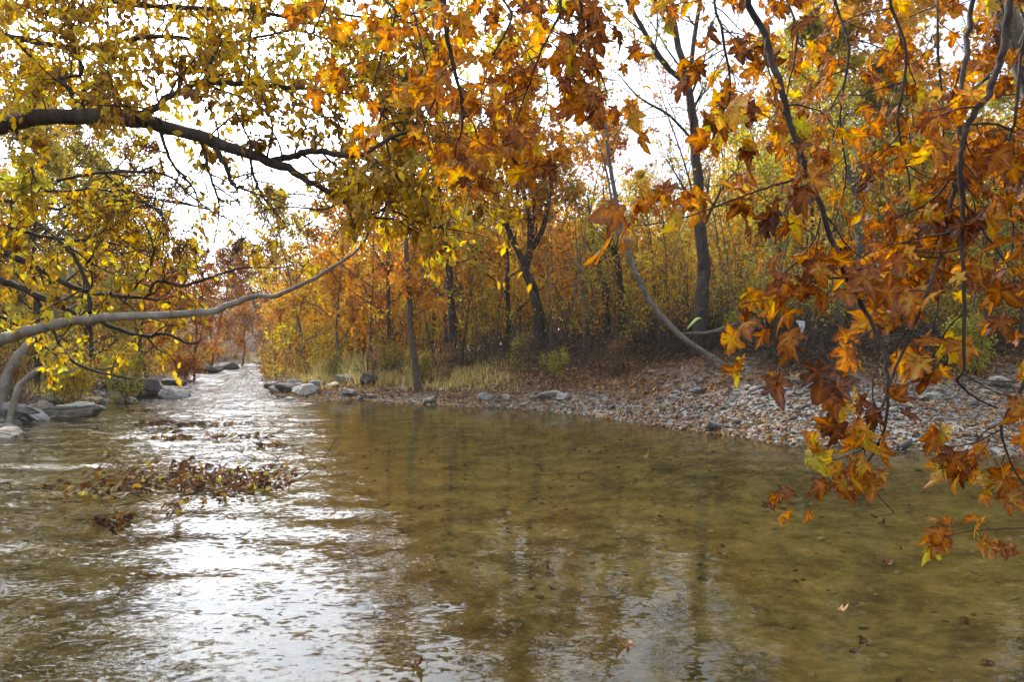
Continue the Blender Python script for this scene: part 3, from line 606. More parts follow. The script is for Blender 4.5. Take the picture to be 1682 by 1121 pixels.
# gravel
bm = bmesh.new(); bmesh.ops.create_icosphere(bm, subdivisions=1, radius=1); bm.verts.ensure_lookup_table()
IV = np.array([v.co[:] for v in bm.verts]); IF = np.array([[v.index for v in f.verts] for f in bm.faces]); bm.free()
def stones(name, x, y, h, r, smin, smax, mat, label):
    n = len(x); sz = smin+(smax-smin)*r.uniform(0, 1, n)**3
    M = np.stack([unit(r.normal(0, 1, (n, 3))) for _ in range(3)], 1)
    V = IV[None]*(1+r.normal(0, .09, (n, len(IV), 1))); V = V*np.stack([r.uniform(.8, 1.3, n), r.uniform(.6, 1, n), r.uniform(.35, .65, n)], 1)[:, None]
    a = r.uniform(0, 6.28, n); ca, sa = np.cos(a)[:, None], np.sin(a)[:, None]; tx = r.normal(0, .25, n)[:, None]
    X_, Y_, Z_ = V[..., 0]*ca-V[..., 1]*sa, V[..., 0]*sa+V[..., 1]*ca, V[..., 2]; Z_ = Z_+X_*tx
    V = np.stack([X_, Y_, Z_], -1)*sz[:, None, None]+np.stack([x, y, h+sz*.22], 1)[:, None]
    F_ = (IF[None]+(np.arange(n)*len(IV))[:, None, None]).reshape(-1, 3)
    return tag(obj(name, mesh(name, V.reshape(-1, 3), [F_], {'tint': np.repeat(r.uniform(0, 1, n), len(IV))}, True), mat), label, None, None, 'stuff')
PEB = tint_mat('pebbles', [(.04, .037, .033), (.095, .085, .07), (.15, .132, .106), (.28, .243, .19), (.18, .12, .075)])
x, y, h, r = scatter(125000, -9.5, 17, 10.3, 27, lambda x, y, s, g, gs: (s > -.12)*(s < 6.5)*(g*.9+.04+.45*(s < 1.9)*(x > -9))*np.where(x > -9, 1, .35)*(1-.6*gs), 3)
stones('gravel', x, y, h, r, .016, .062, PEB, 'grey rounded gravel of the right bank bar')
x, y, h, r = scatter(2600, -3, 17, 10.3, 24, lambda x, y, s, g, gs: (s > -.1)*(s < 6)*(g*.6+.05), 33)
stones('gravel', x, y, h, r, .05, .16, PEB, 'larger grey cobbles among the gravel of the right bank bar')
x, y, h, r = scatter(5000, -17, -7, 8, 28, lambda x, y, s, g, gs: (s > -.3)*(s < 2.2)*.6, 4)
stones('pebbles', x, y, h, r, .04, .16, PEB, 'stones along the foot of the left bank')
BEDP = tint_mat('bed_pebbles', [(.09, .074, .036), (.16, .13, .062), (.25, .205, .10), (.38, .33, .21)])
x, y, h, r = scatter(9000, -10, 9, 2.2, 20, lambda x, y, s, g, gs: (s < -.15)*.75, 5)
stones('pebbles', x, y, h-.012, r, .012, .06, BEDP, 'brown pebbles on the bed of the pool')
# fallen leaves
def litter(name, x, y, h, r, smin, smax, mat, label, T=PLANE_DRY, lift=.02, tint=(.1, .85)):
    n = len(x); az = r.uniform(0, 6.28, n); a = np.stack([np.cos(az), np.sin(az), r.normal(.05, .25, n)], 1)
    nn = np.stack([r.normal(0, .35, n), r.normal(0, .35, n), np.where(r.uniform(0, 1, n) < .3, -1, 1)], 1)
    return tag(obj(name, leaf_mesh(name, np.stack([x, y, h+lift+r.uniform(0, .03, n)], 1), a, nn, r.uniform(smin, smax, n), np.clip(r.uniform(*tint, n), 0, 1), T, 7), mat), label, None, None, 'stuff')
x, y, h, r = scatter(62000, -10, 20, 10, 32, lambda x, y, s, g, gs: (s > .0)*(s < 14)*np.clip(1.0-.42*g*smooth(2.5, 6.5, x)*smooth(.6, 1.6, s)-.3*gs+.35*smooth(.7, .1, s), .2, 1)*(.6+.8*(fbm(x*.8, y*.8, 61, 3)+.3)), 6)
litter('fallen_leaves', x, y, h, r, .07, .14, DRY_LEAF, 'rust and tan fallen leaves lying over the right bank')
x, y, h, r = scatter(7000, -22, -7, 7, 32, lambda x, y, s, g, gs: (s > .05)*(s < 8)*.8, 7)
litter('fallen_leaves', x, y, h, r, .08, .15, DRY_LEAF, 'brown fallen leaves lying over the left bank')
x, y, h, r = scatter(900, -7, 9, 2.5, 18, lambda x, y, s, g, gs: (s < -.2)*.12, 8)
litter('fallen_leaves', x, y, h, r, .08, .13, DRY_LEAF, 'sunken brown leaves on the bed of the pool', lift=.01, tint=(.1, .5))
x, y, h, r = scatter(16000, -8, 17, 10.2, 24, lambda x, y, s, g, gs: (s > -.22)*(s < .12)*.9, 20)
litter('fallen_leaves', x, y, np.maximum(h, 0), r, .06, .12, DRY_LEAF, 'pale tan leaves washed up along the waterline of the pool', tint=(.45, .92), lift=.008)
# grass
def blades(name, x, y, h, r, hmin, hmax, mat, label, w=.012):
    n = len(x); az = r.uniform(0, 6.28, n); H = r.uniform(hmin, hmax, n); lean = r.uniform(.1, 1.1, n)*H
    dx, dy = np.cos(az), np.sin(az); wx, wy = -dy*w, dx*w
    V = np.stack([np.stack([x-wx, y-wy, h-.03], 1), np.stack([x+wx, y+wy, h-.03], 1),
                  np.stack([x+dx*lean*.3+wx*.7, y+dy*lean*.3+wy*.7, h+H*.6], 1), np.stack([x+dx*lean*.3-wx*.7, y+dy*lean*.3-wy*.7, h+H*.6], 1),
                  np.stack([x+dx*lean, y+dy*lean, h+H*.95], 1)], 1)
    o = (np.arange(n)*5)[:, None]
    me = mesh(name, V.reshape(-1, 3), [np.array([[0, 1, 2, 3]])+o, np.array([[3, 2, 4]])+o], {'tint': np.repeat(np.clip(r.uniform(0, 1, n), 0, 1), 5), 'edge': np.full(5*n, .5)}, False)
    return tag(obj(name, me, mat), label, None, None, 'stuff')
GRASS = leaf_mat('dry_grass', [(.26, .18, .06), (.46, .35, .13), (.50, .41, .16), (.32, .30, .09)], .45, 0)
x, y, h, r = scatter(80000, -17, 2.5, 18, 44, lambda x, y, s, g, gs: (s > 1.5)*(s < 7)*smooth(1.0, -2.5, x)*np.clip(.55+1.8*fbm(x*.7, y*.7, 71, 3), .05, 1), 9)
blades('grass', x, y, h, r, .10, .42, GRASS, 'dry yellow grass on the point of the right bank', .014)
x, y, h, r = scatter(9000, -18, -4, 25, 46, lambda x, y, s, g, gs: (s > 2.0)*(s < 8)*np.clip(.2+1.8*fbm(x*.5, y*.5, 72, 3), 0, 1), 10)
blades('grass', x, y, h, r, .4, 1.2, leaf_mat('tall_weeds', [(.28, .21, .08), (.40, .34, .13), (.30, .30, .11)], .45, 0), 'tall pale green weeds behind the dry grass', .02)
x, y, h, r = scatter(9000, -2, 17, 11, 24, lambda x, y, s, g, gs: (s > 2.8)*(s < 9)*np.clip(.05+1.2*fbm(x*.8, y*.8, 73, 3), 0, 1), 12)
blades('grass', x, y, h, r, .06, .28, leaf_mat('bank_weeds', [(.14, .13, .035), (.25, .24, .06), (.2, .24, .05)], .45, 0), 'sparse green weeds in the leaf litter of the bank', .012)
# undergrowth of dead stems
def tangle(name, x, y, h, r, Lr, up, bk, label, rad=.009):
    tb = Tubes(); rg = np.random.RandomState(len(x))
    for i in range(len(x)):
        az = rg.uniform(0, 6.28); e = rg.uniform(*up); d = np.array((math.cos(az)*math.cos(e), math.sin(az)*math.cos(e), math.sin(e)))
        q = walk((x[i], y[i], h[i]-.03+rg.uniform(0, .25)), d, rg.uniform(*Lr), 5, .16, -.06, rg); rr_ = rad*rg.uniform(.5, 1.6); tb.add(q, np.linspace(rr_, rr_*.4, 6), 3)
    return tag(obj(name, tb.mesh(name), BARK[bk]), label, None, None, 'stuff')
x, y, h, r = scatter(9000, -8, 9, 17, 30, lambda x, y, s, g, gs: (s > 3.6)*(s < 9)*np.clip(.6+1.5*fbm(x*.5, y*.5, 81, 3), 0, 1), 13)
tangle('undergrowth', x, y, h, r, (.5, 1.8), (.3, 1.5), 'brown', 'tangled brown dead stems at the foot of the wood', .011)
x, y, h, r = scatter(5200, -7, 7, 17, 27, lambda x, y, s, g, gs: (s > 4.2)*(s < 7.5)*np.clip(.5+1.5*fbm(x*.6, y*.6, 82, 3), 0, 1), 21)
tangle('undergrowth', x, y, h, r, (.5, 1.6), (.1, 1.2), 'brown', 'dark brambles and dead stalks between the leafy bank and the wood', .011)
x, y, h, r = scatter(5200, 4, 16, 14, 24, lambda x, y, s, g, gs: (s > 4.6)*(s < 9)*.75, 14)
tangle('brushwood', x, y, h, r, (.6, 2.2), (-.05, .7), 'dark', 'dark heap of dead brushwood along the top of the gravel', .013)

def thicket(name, x, y, h, r, H, nleaf, size, mat, bk, label, stem=.012):
    tb = Tubes(); lv = Leaves(); rg = np.random.RandomState(len(x)+7)
    for i in range(len(x)):
        hh = rg.uniform(*H); q = walk((x[i], y[i], h[i]-.1), unit(np.array((rg.normal(0, .22), rg.normal(0, .22), 1))), hh, 6, .09, .03, rg)
        tb.add(q, np.linspace(stem*rg.uniform(.7, 1.6), .004, 7), 3); t0 = rg.uniform(.05, .95)
        tw = [walk(q[j], unit(rg.normal(0, 1, 3)+np.array((0, 0, .5))), hh*rg.uniform(.15, .35), 4, .15, .02, rg) for j in rg.randint(2, 6, 6)]
        for b in tw: tb.add(b, np.linspace(.006, .003, 5), 3)
        for _ in range(int(rg.uniform(.2, 1.6)*nleaf)):
            b = tw[rg.randint(6)]; p = b[rg.randint(1, 5)]+rg.normal(0, .12, 3)
            lv.add(p, rg.normal(0, .7, 3)+np.array((0, 0, -.3)), rg.normal(0, .5, 3)+np.array((0, 0, .9)), size*rg.uniform(.6, 1.3), np.clip(t0+rg.normal(0, .12), 0, 1))
    o = tag(obj(name, lv.mesh(name, SMALL, 3), mat), label, None, None, 'stuff')
    tag(obj(name+'_stems', tb.mesh(name+'_stems'), BARK[bk]), 'thin stems of the '+label, None, None, 'stuff')
x, y, h, r = scatter(420, -10, 24, 19, 44, lambda x, y, s, g, gs: (s > 5)*(s < 20)*.62, 19)
thicket('thicket', x, y, h, r, (4, 9.5), 46, .13, leaf_mat('leaf_thicket_amber', [(.14, .055, .018), (.34, .13, .025), (.46, .25, .035), (.44, .35, .05)]), 'grey', 'slender grey bare stemmed growth filling the wood', .032)
TH1 = leaf_mat('leaf_thicket', [(.16, .065, .02), (.34, .145, .03), (.42, .25, .04), (.36, .31, .05), (.20, .22, .04)])
x, y, h, r = scatter(3000, -12, 12, 21, 40, lambda x, y, s, g, gs: (s > 4.5)*(s < 18)*np.clip(.6+1.2*fbm(x*.3, y*.3, 91, 3), .2, 1)*.55, 15)
thicket('thicket', x, y, h, r, (1.5, 5), 42, .12, TH1, 'brown', 'mixed yellow green thicket inside the wood of the right bank')
x, y, h, r = scatter(2200, 6, 24, 15, 34, lambda x, y, s, g, gs: (s > 5.5)*(s < 16)*.42, 16)
thicket('thicket', x, y, h, r, (1.2, 4.5), 42, .11, leaf_mat('leaf_thicket_lime', [(.30, .16, .03), (.40, .30, .045), (.33, .32, .05), (.18, .2, .035)]), 'brown', 'yellow green thicket above the brushwood')
x, y, h, r = scatter(3600, -34, -9, 13, 60, lambda x, y, s, g, gs: (s > 1.8)*(s < 12)*(x < -.2*y)*.5, 17)
thicket('thicket', x, y, h, r, (1.2, 4.5), 42, .12, leaf_mat('leaf_thicket_left', [(.16, .06, .02), (.36, .16, .025), (.46, .34, .035), (.30, .3, .04)]), 'dark', 'brown and yellow thicket on the left bank')
x, y, h, r = scatter(1500, -34, -12, 32, 75, lambda x, y, s, g, gs: (s > 3)*(s < 14)*(x > -.38*y+1)*.6, 18)
thicket('thicket', x, y, h, r, (1.5, 4.5), 40, .16, TH1, 'brown', 'rust and yellow thicket behind the grassy point')

x, y, h, r = scatter(9000, -48, -10, 30, 95, lambda x, y, s, g, gs: (s > .25)*(s < 4.5)*.4, 22)
thicket('thicket', x, y, h, r, (.5, 2.6), 40, .17, leaf_mat('leaf_far_thicket', [(.12, .055, .022), (.27, .12, .032), (.38, .21, .05), (.36, .29, .06)]), 'brown', 'russet thicket closing in along the far reach of the stream')
# ------------------------------------------------------------------ rocks
bm = bmesh.new(); bmesh.ops.create_icosphere(bm, subdivisions=5, radius=1); bm.verts.ensure_lookup_table()
RV = np.array([v.co[:] for v in bm.verts]); RF = np.array([[v.index for v in f.verts] for f in bm.faces]); bm.free()
def rock(px, Y, size, mat, label, seed, dz=.0, rot=0, group='rocks at the water', name='rock', z=None):
    r = np.random.RandomState(seed); V = np.sign(RV)*np.abs(RV)**.62
    V *= (1+.22*fbm(RV[:, 0]*1.6+seed, RV[:, 1]*1.6+RV[:, 2]*1.3, seed, 3))[:, None]
    for _ in range(16):
        n = unit(r.normal(0, 1, 3)); c = r.uniform(.62, .95); d = V@n; V = V-np.maximum(d-c, 0)[:, None]*n*.96
    V *= (1+.15*fbm(RV[:, 0]*4+seed, RV[:, 2]*5+RV[:, 1]*4, seed+3, 5)+.03*fbm(RV[:, 0]*16, RV[:, 2]*16+RV[:, 1]*13, seed+5, 3))[:, None]
    V *= np.array(size)/2*(.85 if px < 300 else 1.0)
    x = (px-W_PX/2)/F_PX*Y; g = max(gz(x, Y), -.06) if z is None else z
    o = obj(name, mesh(name, V, [RF]), ROCK[mat], None, (x, Y, g+size[2]*.22+dz)); o.rotation_euler = (r.normal(0, .12), r.normal(0, .12), rot)
    return tag(o, label, 'rock', group)
for i, a in enumerate([
 (118, 17.6, (1.9, 1.1, .6), 'grey', 'long pale flat boulder lying along the left water edge', .0, .2),
 (45, 16.6, (1.5, .9, .45), 'grey', 'flat grey slab beside the long pale boulder', .02, -.2),
 (25, 15.8, (1.1, .7, .35), 'dark', 'dark slab at the left edge above the flat grey slab', .18, 0),
 (70, 18.2, (1.2, .9, .6), 'dark', 'dark block behind the long pale boulder', .1, .6),
 (5, 13.4, (.9, .8, .4), 'tan', 'tan stone at the water on the left edge, lowest of the left rocks', .0, .3),
 (242, 25.0, (1.25, 1.0, 1.15), 'dark', 'big dark upright boulder standing in the stream edge', .12, .2),
 (282, 24.2, (1.3, .9, .62), 'grey', 'grey sloping rock leaning against the big dark boulder', .02, .1),
 (203, 25.8, (2.0, .8, .75), 'dark', 'long dark rock left of the big upright boulder', .12, .05),
 (190, 23.6, (1.0, .6, .42), 'grey', 'pale rock in front of the long dark rock', .02, .5),
 (133, 25.5, (1.0, .8, .6), 'dark', 'brown rounded stone half hidden below the hanging yellow leaves', .25, 0),
 (285, 33, (1.3, .9, .5), 'grey', 'pale rock by the far water beyond the big boulder', .1, 0),
 (345, 50, (2.2, 1.2, .7), 'dark', 'dark rock on the far left bank near the bend', .1, 0),
 (372, 58, (2.4, 1.2, .8), 'dark', 'darkest rock at the stream bend', .1, .3),
 (502, 24.2, (1.0, .8, .5), 'grey', 'large pale rounded rock at the tip of the right bank point', .08, .2),
 (474, 25.6, (.95, .6, .5), 'dark', 'pointed dark rock beside the large pale rounded one', .06, .7),
 (455, 26.4, (.8, .6, .4), 'tan', 'tan rock in the riffle left of the pointed dark rock', .02, .1),
 (448, 28.5, (.8, .55, .42), 'dark', 'dark flat rock reaching furthest into the riffle', .04, .2),
 (484, 29.5, (.7, .5, .36), 'grey', 'grey stone behind the pointed dark rock', .02, .4),
 (520, 27.5, (.7, .5, .35), 'grey', 'grey stone behind the large pale rounded rock', .02, 0),
 (545, 25.3, (.65, .5, .32), 'tan', 'tan stone near the water right of the large pale rock', .02, .3),
 (566, 26.4, (.75, .55, .42), 'grey', 'grey rock left of the bluish upright stone', .03, .5),
 (600, 25.4, (.45, .35, .45), 'dark', 'bluish dark upright stone in the dry grass', .08, .2),
 (612, 25.6, (.5, .35, .45), 'grey', 'light grey stone leaning by the bluish upright stone', .06, .8),
 (706, 21.3, (.5, .3, .2), 'dark', 'dark stone at the pool edge below the dry grass', .03, 0),
 (800, 21.0, (.55, .4, .3), 'grey', 'grey tilted stone on the leafy bank', .05, .6),
 (806, 20.0, (.26, .2, .18), 'dark', 'small dark stone on the waterline by the brown block', .03, .2),
 (832, 20.4, (.32, .26, .3), 'tan', 'brown block stone near the waterline', .08, .1),
 (902, 20.2, (.75, .45, .26), 'grey', 'flat grey stone with shaded underside on the leafy bank', .06, .15),
 (925, 19.6, (.5, .4, .2), 'grey', 'smaller flat stone below the flat shaded one', .02, .4),
 (1145, 17.0, (.4, .3, .2), 'dark', 'bluish dark stone alone at the top of the gravel', .04, 0),
 (1172, 14.1, (.36, .28, .22), 'dark', 'black stone at the waterline of the gravel bar', .05, .3),
 (1530, 14.5, (.45, .35, .25), 'grey', 'grey stone on the upper gravel behind the hanging leaves', .03, .3),
 (1640, 15.5, (.6, .4, .3), 'grey', 'pale stone at the top of the gravel near the right edge', .05, .5),
 (388, 17.3, (.75, .4, .12), 'tan', 'flat tan stone just breaking the riffle', .03, .3)]):
    rock(a[0], a[1], a[2], a[3], a[4], 100+i, a[5], a[6])

rr = np.random.RandomState(12)
for i in range(18):
    Y_ = rr.uniform(15.5, 24); xe = np.interp(Y_, [13.9, 16.5, 20.5, 26], [-10.5, -11.6, -12.6, -14.6])-rr.uniform(-.5, 1.0); a = rr.uniform(.28, .65)
    rock(xe/Y_*F_PX+W_PX/2, Y_, (a*1.2, a, a*rr.uniform(.5, .9)), ('grey', 'dark', 'tan')[i % 3], 'small rough stone among those heaped between the boulders of the left water edge', 300+i, .0, rr.uniform(0, 6), 'small stones along the left water edge')
for i in range(16):
    Y_ = rr.uniform(23.2, 30); xe = np.interp(Y_, [22.6, 24.2, 29], [-6.6, -8.2, -10.5])+rr.uniform(-.3, 2.6); a = rr.uniform(.22, .5)
    rock(xe/Y_*F_PX+W_PX/2, Y_, (a*1.3, a, a*rr.uniform(.5, .8)), ('grey', 'dark', 'tan')[i % 3], 'small stone among those strewn over the tip of the right bank point', 400+i, .0, rr.uniform(0, 6), 'small stones on the point')
# ------------------------------------------------------------------ leaf rafts caught in the stream, floating leaves
TWIG = BARK['dark']
def raft(px, py, length, width, ang, nleaf, ntwig, label, seed, yellow=.06, tall=.08, T=PLANE_DRY[:2]+PLANE[2:6], name='leaf_raft'):
    Yd = CAM_Z*F_PX/(py-HOR); c = P(px, py, Yd); c[2] = 0; rng = np.random.RandomState(seed)
    ca, sa = math.cos(ang), math.sin(ang)
    root = empty(name, c, label, 'leaf debris', 'leaf rafts caught in the riffle'); tb = Tubes(); lv = Leaves(); dots = []
    for i in range(ntwig):
        u = rng.normal(0, .34); v = rng.normal(0, .33); p = np.array((ca*u*length-sa*v*width, sa*u*length+ca*v*width, rng.uniform(-.03, .03)))
        az = ang+rng.normal(0, .5)+math.pi*(rng.uniform() < .5); d = (math.cos(az), math.sin(az), rng.uniform(0, .4))
        q = walk(p, d, rng.uniform(.25, .8)*min(1, length), 6, .22, -.02, rng); q[:, 2] = np.maximum(q[:, 2], -.03); tb.add(q, np.linspace(.007, .003, 7), 4); dots.append(q)
        if i > 0: dots.append(q)
    nc = max(3, int(nleaf/13)); cl_ = [(rng.uniform(-.5, .5), rng.normal(0, .28)) for _ in range(nc)]
    for i in range(nleaf):
        if rng.uniform() < .35: q = dots[rng.randint(len(dots))]; p = q[rng.randint(len(q))]+rng.normal(0, .03, 3)
        else:
            u, v = cl_[rng.randint(nc)]; u += rng.normal(0, .05); v += rng.normal(0, .07); p = np.array((ca*u*length-sa*v*width, sa*u*length+ca*v*width, rng.uniform(0, .05)))
        az = rng.uniform(0, 6.28); up = rng.normal(.0, .3); p[2] = np.clip(p[2]+abs(rng.normal(0, tall*.3)), .0, tall)
        yl = rng.uniform() < yellow; lv.add(p, np.array((math.cos(az), math.sin(az), up+(.9 if yl else 0))), np.array((rng.normal(0, .5), rng.normal(0, .5)-(.8 if yl else 0), 1)), rng.uniform(.055, .125), .95 if yl else np.clip(rng.beta(1.6, 3), 0, .75))
    obj('twigs', tb.mesh('twigs'), TWIG, root); obj('leaves', lv.mesh('leaves', T, seed), WET_LEAF, root); return root
raft(296, 797, 2.1, 1.9, .42, 520, 60, 'largest raft of brown plane leaves and twigs lying in the stream', 1, .07, .17)
raft(192, 862, .42, .2, .2, 40, 4, 'small raft of red brown leaves just below the largest raft', 2, .0)
raft(325, 722, 2.2, .5, .25, 120, 12, 'narrow leaf raft upstream of the largest, pointing right', 3, .06)
raft(330, 699, 2.6, .55, .08, 130, 14, 'long thin leaf raft furthest upstream', 4, .0)
raft(222, 699, 1.3, .4, .05, 45, 5, 'short leaf raft left of the long thin one furthest upstream', 7, .0)
raft(437, 733, .95, .25, .12, 45, 5, 'little raft of leaves with one green leaf near the calm pool', 5, .05)
raft(463, 802, .3, .5, .9, 36, 4, 'upright twig with dark leaves standing at the right of the largest raft', 6, .0, .3)
raft(275, 713, .6, .25, .05, 26, 3, 'tiny tuft of leaves between the two upstream rafts', 9, .0)
raft(215, 677, 1.9, .2, .1, 40, 3, 'strip of brown leaves trailing from the long pale boulder', 8, .0)
def floating(px, py, size, label, seed, tint=.35, n=1):
    Yd = CAM_Z*F_PX/(py-HOR); c = P(px, py, Yd); c[2] = .006; rng = np.random.RandomState(seed); lv = Leaves()
    az = rng.uniform(0, 6.28); lv.add(-.4*size*np.array((math.cos(az), math.sin(az), 0)), np.array((math.cos(az), math.sin(az), .05)), np.array((.1, .05, -1)), size, tint)
    o = obj('floating_leaf', lv.mesh('floating_leaf', [PLANE_DRY[seed % 4]], seed), DRY_LEAF, None, c); return tag(o, label, 'leaf', 'single leaves floating on the pool')
for i, a in enumerate([(1025, 1062, .13, 'curled red brown leaf floating nearest the camera', .5), (1183, 911, .11, 'reddish leaf afloat in the middle of the pool', .3), (1452, 926, .12, 'dark leaf floating on the pool below the lowest hanging twig', .2),
  (950, 972, .09, 'orange leaf floating beside the sky reflection', .5), (1385, 1002, .08, 'pale leaf floating in the dark right part of the pool', .6), (497, 746, .16, 'brown leaf drifting at the edge of the riffle', .3), (686, 1097, .1, 'small dark leaf at the bottom by the bright reflection', .2), (1062, 752, .13, 'orange leaf floating under the far bank of the pool', .55)]):
    floating(a[0], a[1], a[2], a[3], i, a[4])

# ------------------------------------------------------------------ near trees hanging into the view
def limb_set(root, part_name, lines, mat, leafmat, T, seed, spr, k=7, o_w=1):
    """each line is one branch: a mesh with its side twigs, its leaves a sub-part"""
    rng = np.random.RandomState(seed)
    for ln in lines:
        pts_, opt = ln; s = Sk(); q = np.array([list(P(a, b, c))+[r] if len(p_) == 4 else list(p_[:3])+[p_[3]] for p_ in pts_ for (a, b, c, r) in [p_[:4]]]) if True else None
        q = spline(q, n=5); pts, rad = q[:, :3], np.maximum(q[:, 3]*o_w, .0015); pts = pts+rng.normal(0, .28, pts.shape)*np.minimum(rad, .03)[:, None]; rad = rad*rng.uniform(.93, 1.07, len(rad))
        s.limbs.add(pts, rad, k); o_ = dict(spr); o_.update(opt); tot = o_['n']
        for i in range(tot):
            t = o_['t0']+(o_.get('t1', 1)-o_['t0'])*(i+rng.uniform(0, 1))/tot; f = t*(len(pts)-1); j = min(int(f), len(pts)-2); p = pts[j]+(pts[j+1]-pts[j])*(f-j)
            d = side(unit(pts[j+1]-pts[j]), math.radians(rng.normal(o_['ang'], 15)), rng); d = unit(d+np.array(o_['bias']))
            lp = walk(p, d, rng.uniform(*o_['len']), 6, o_['w'], o_['up'], rng); r2 = min(rad[j]*.6, o_['r'])
            s.limbs.add(lp, np.linspace(r2, r2*.4, len(lp)), 4); tn = np.clip(rng.normal(o_['tint'], .13), 0, 1)
            ramify(s, lp, r2, 0, o_['pr'], rng, tn)
            for _ in range(o_.get('tip', 0)):
                a = rng.randint(2, len(lp)-1); put_leaf(s, lp[a]+(lp[a+1]-lp[a])*rng.uniform(), unit(lp[a+1]-lp[a]), o_['size'], rng, np.clip(tn+rng.normal(0, .16), 0, 1), o_['droop'])
        b = obj(part_name, s.limbs.mesh(part_name), mat, root, -np.array(root.location))
        if s.leaf.p: obj('leaves', s.leaf.mesh('leaves', T, rng.randint(9999)), leafmat, b)
# --- yellow tree on the left bank, arching over the stream
def near_trunk(name, base, pts, mat, label, cat='tree', group='trees overhanging the stream'):
    root = empty(name, base, label, cat, group); tb = Tubes(); q = spline(np.array(pts), n=4); tb.add(q[:, :3], q[:, 3], 14)
    obj('trunk', tb.mesh('trunk'), mat, root, -np.array(base)); return root
b0 = (-8.9, 8.6, gz(-8.9, 8.6)); j0 = P(-60, 215, 8.1)
elm = near_trunk('overhanging_tree', b0, [(-8.9, 8.6, b0[2]-.2, .34), (-8.8, 8.6, 1.5, .25), (-8.4, 8.5, 2.8, .22), (-7.6, 8.3, 3.9, .18), (*j0, .12)], BARK['dark'], 'dark limbed tree with yellow leaves arching high over the left of the stream')
u = .00089  # metres per photo pixel and metre of distance
SPL = dict(n=10, t0=.08, ang=60, len=(.5, 1.3), w=.2, up=.0, bias=(0, -.1, .25), r=.012, tint=.5, size=.10, droop=.7, tip=8,
           pr=[dict(n=8, len=.55, ang=50, seg=4, rmin=.0045, leaf=7.5, size=.09, t0=.2, sc=.03, droop=.7, w=.2)])
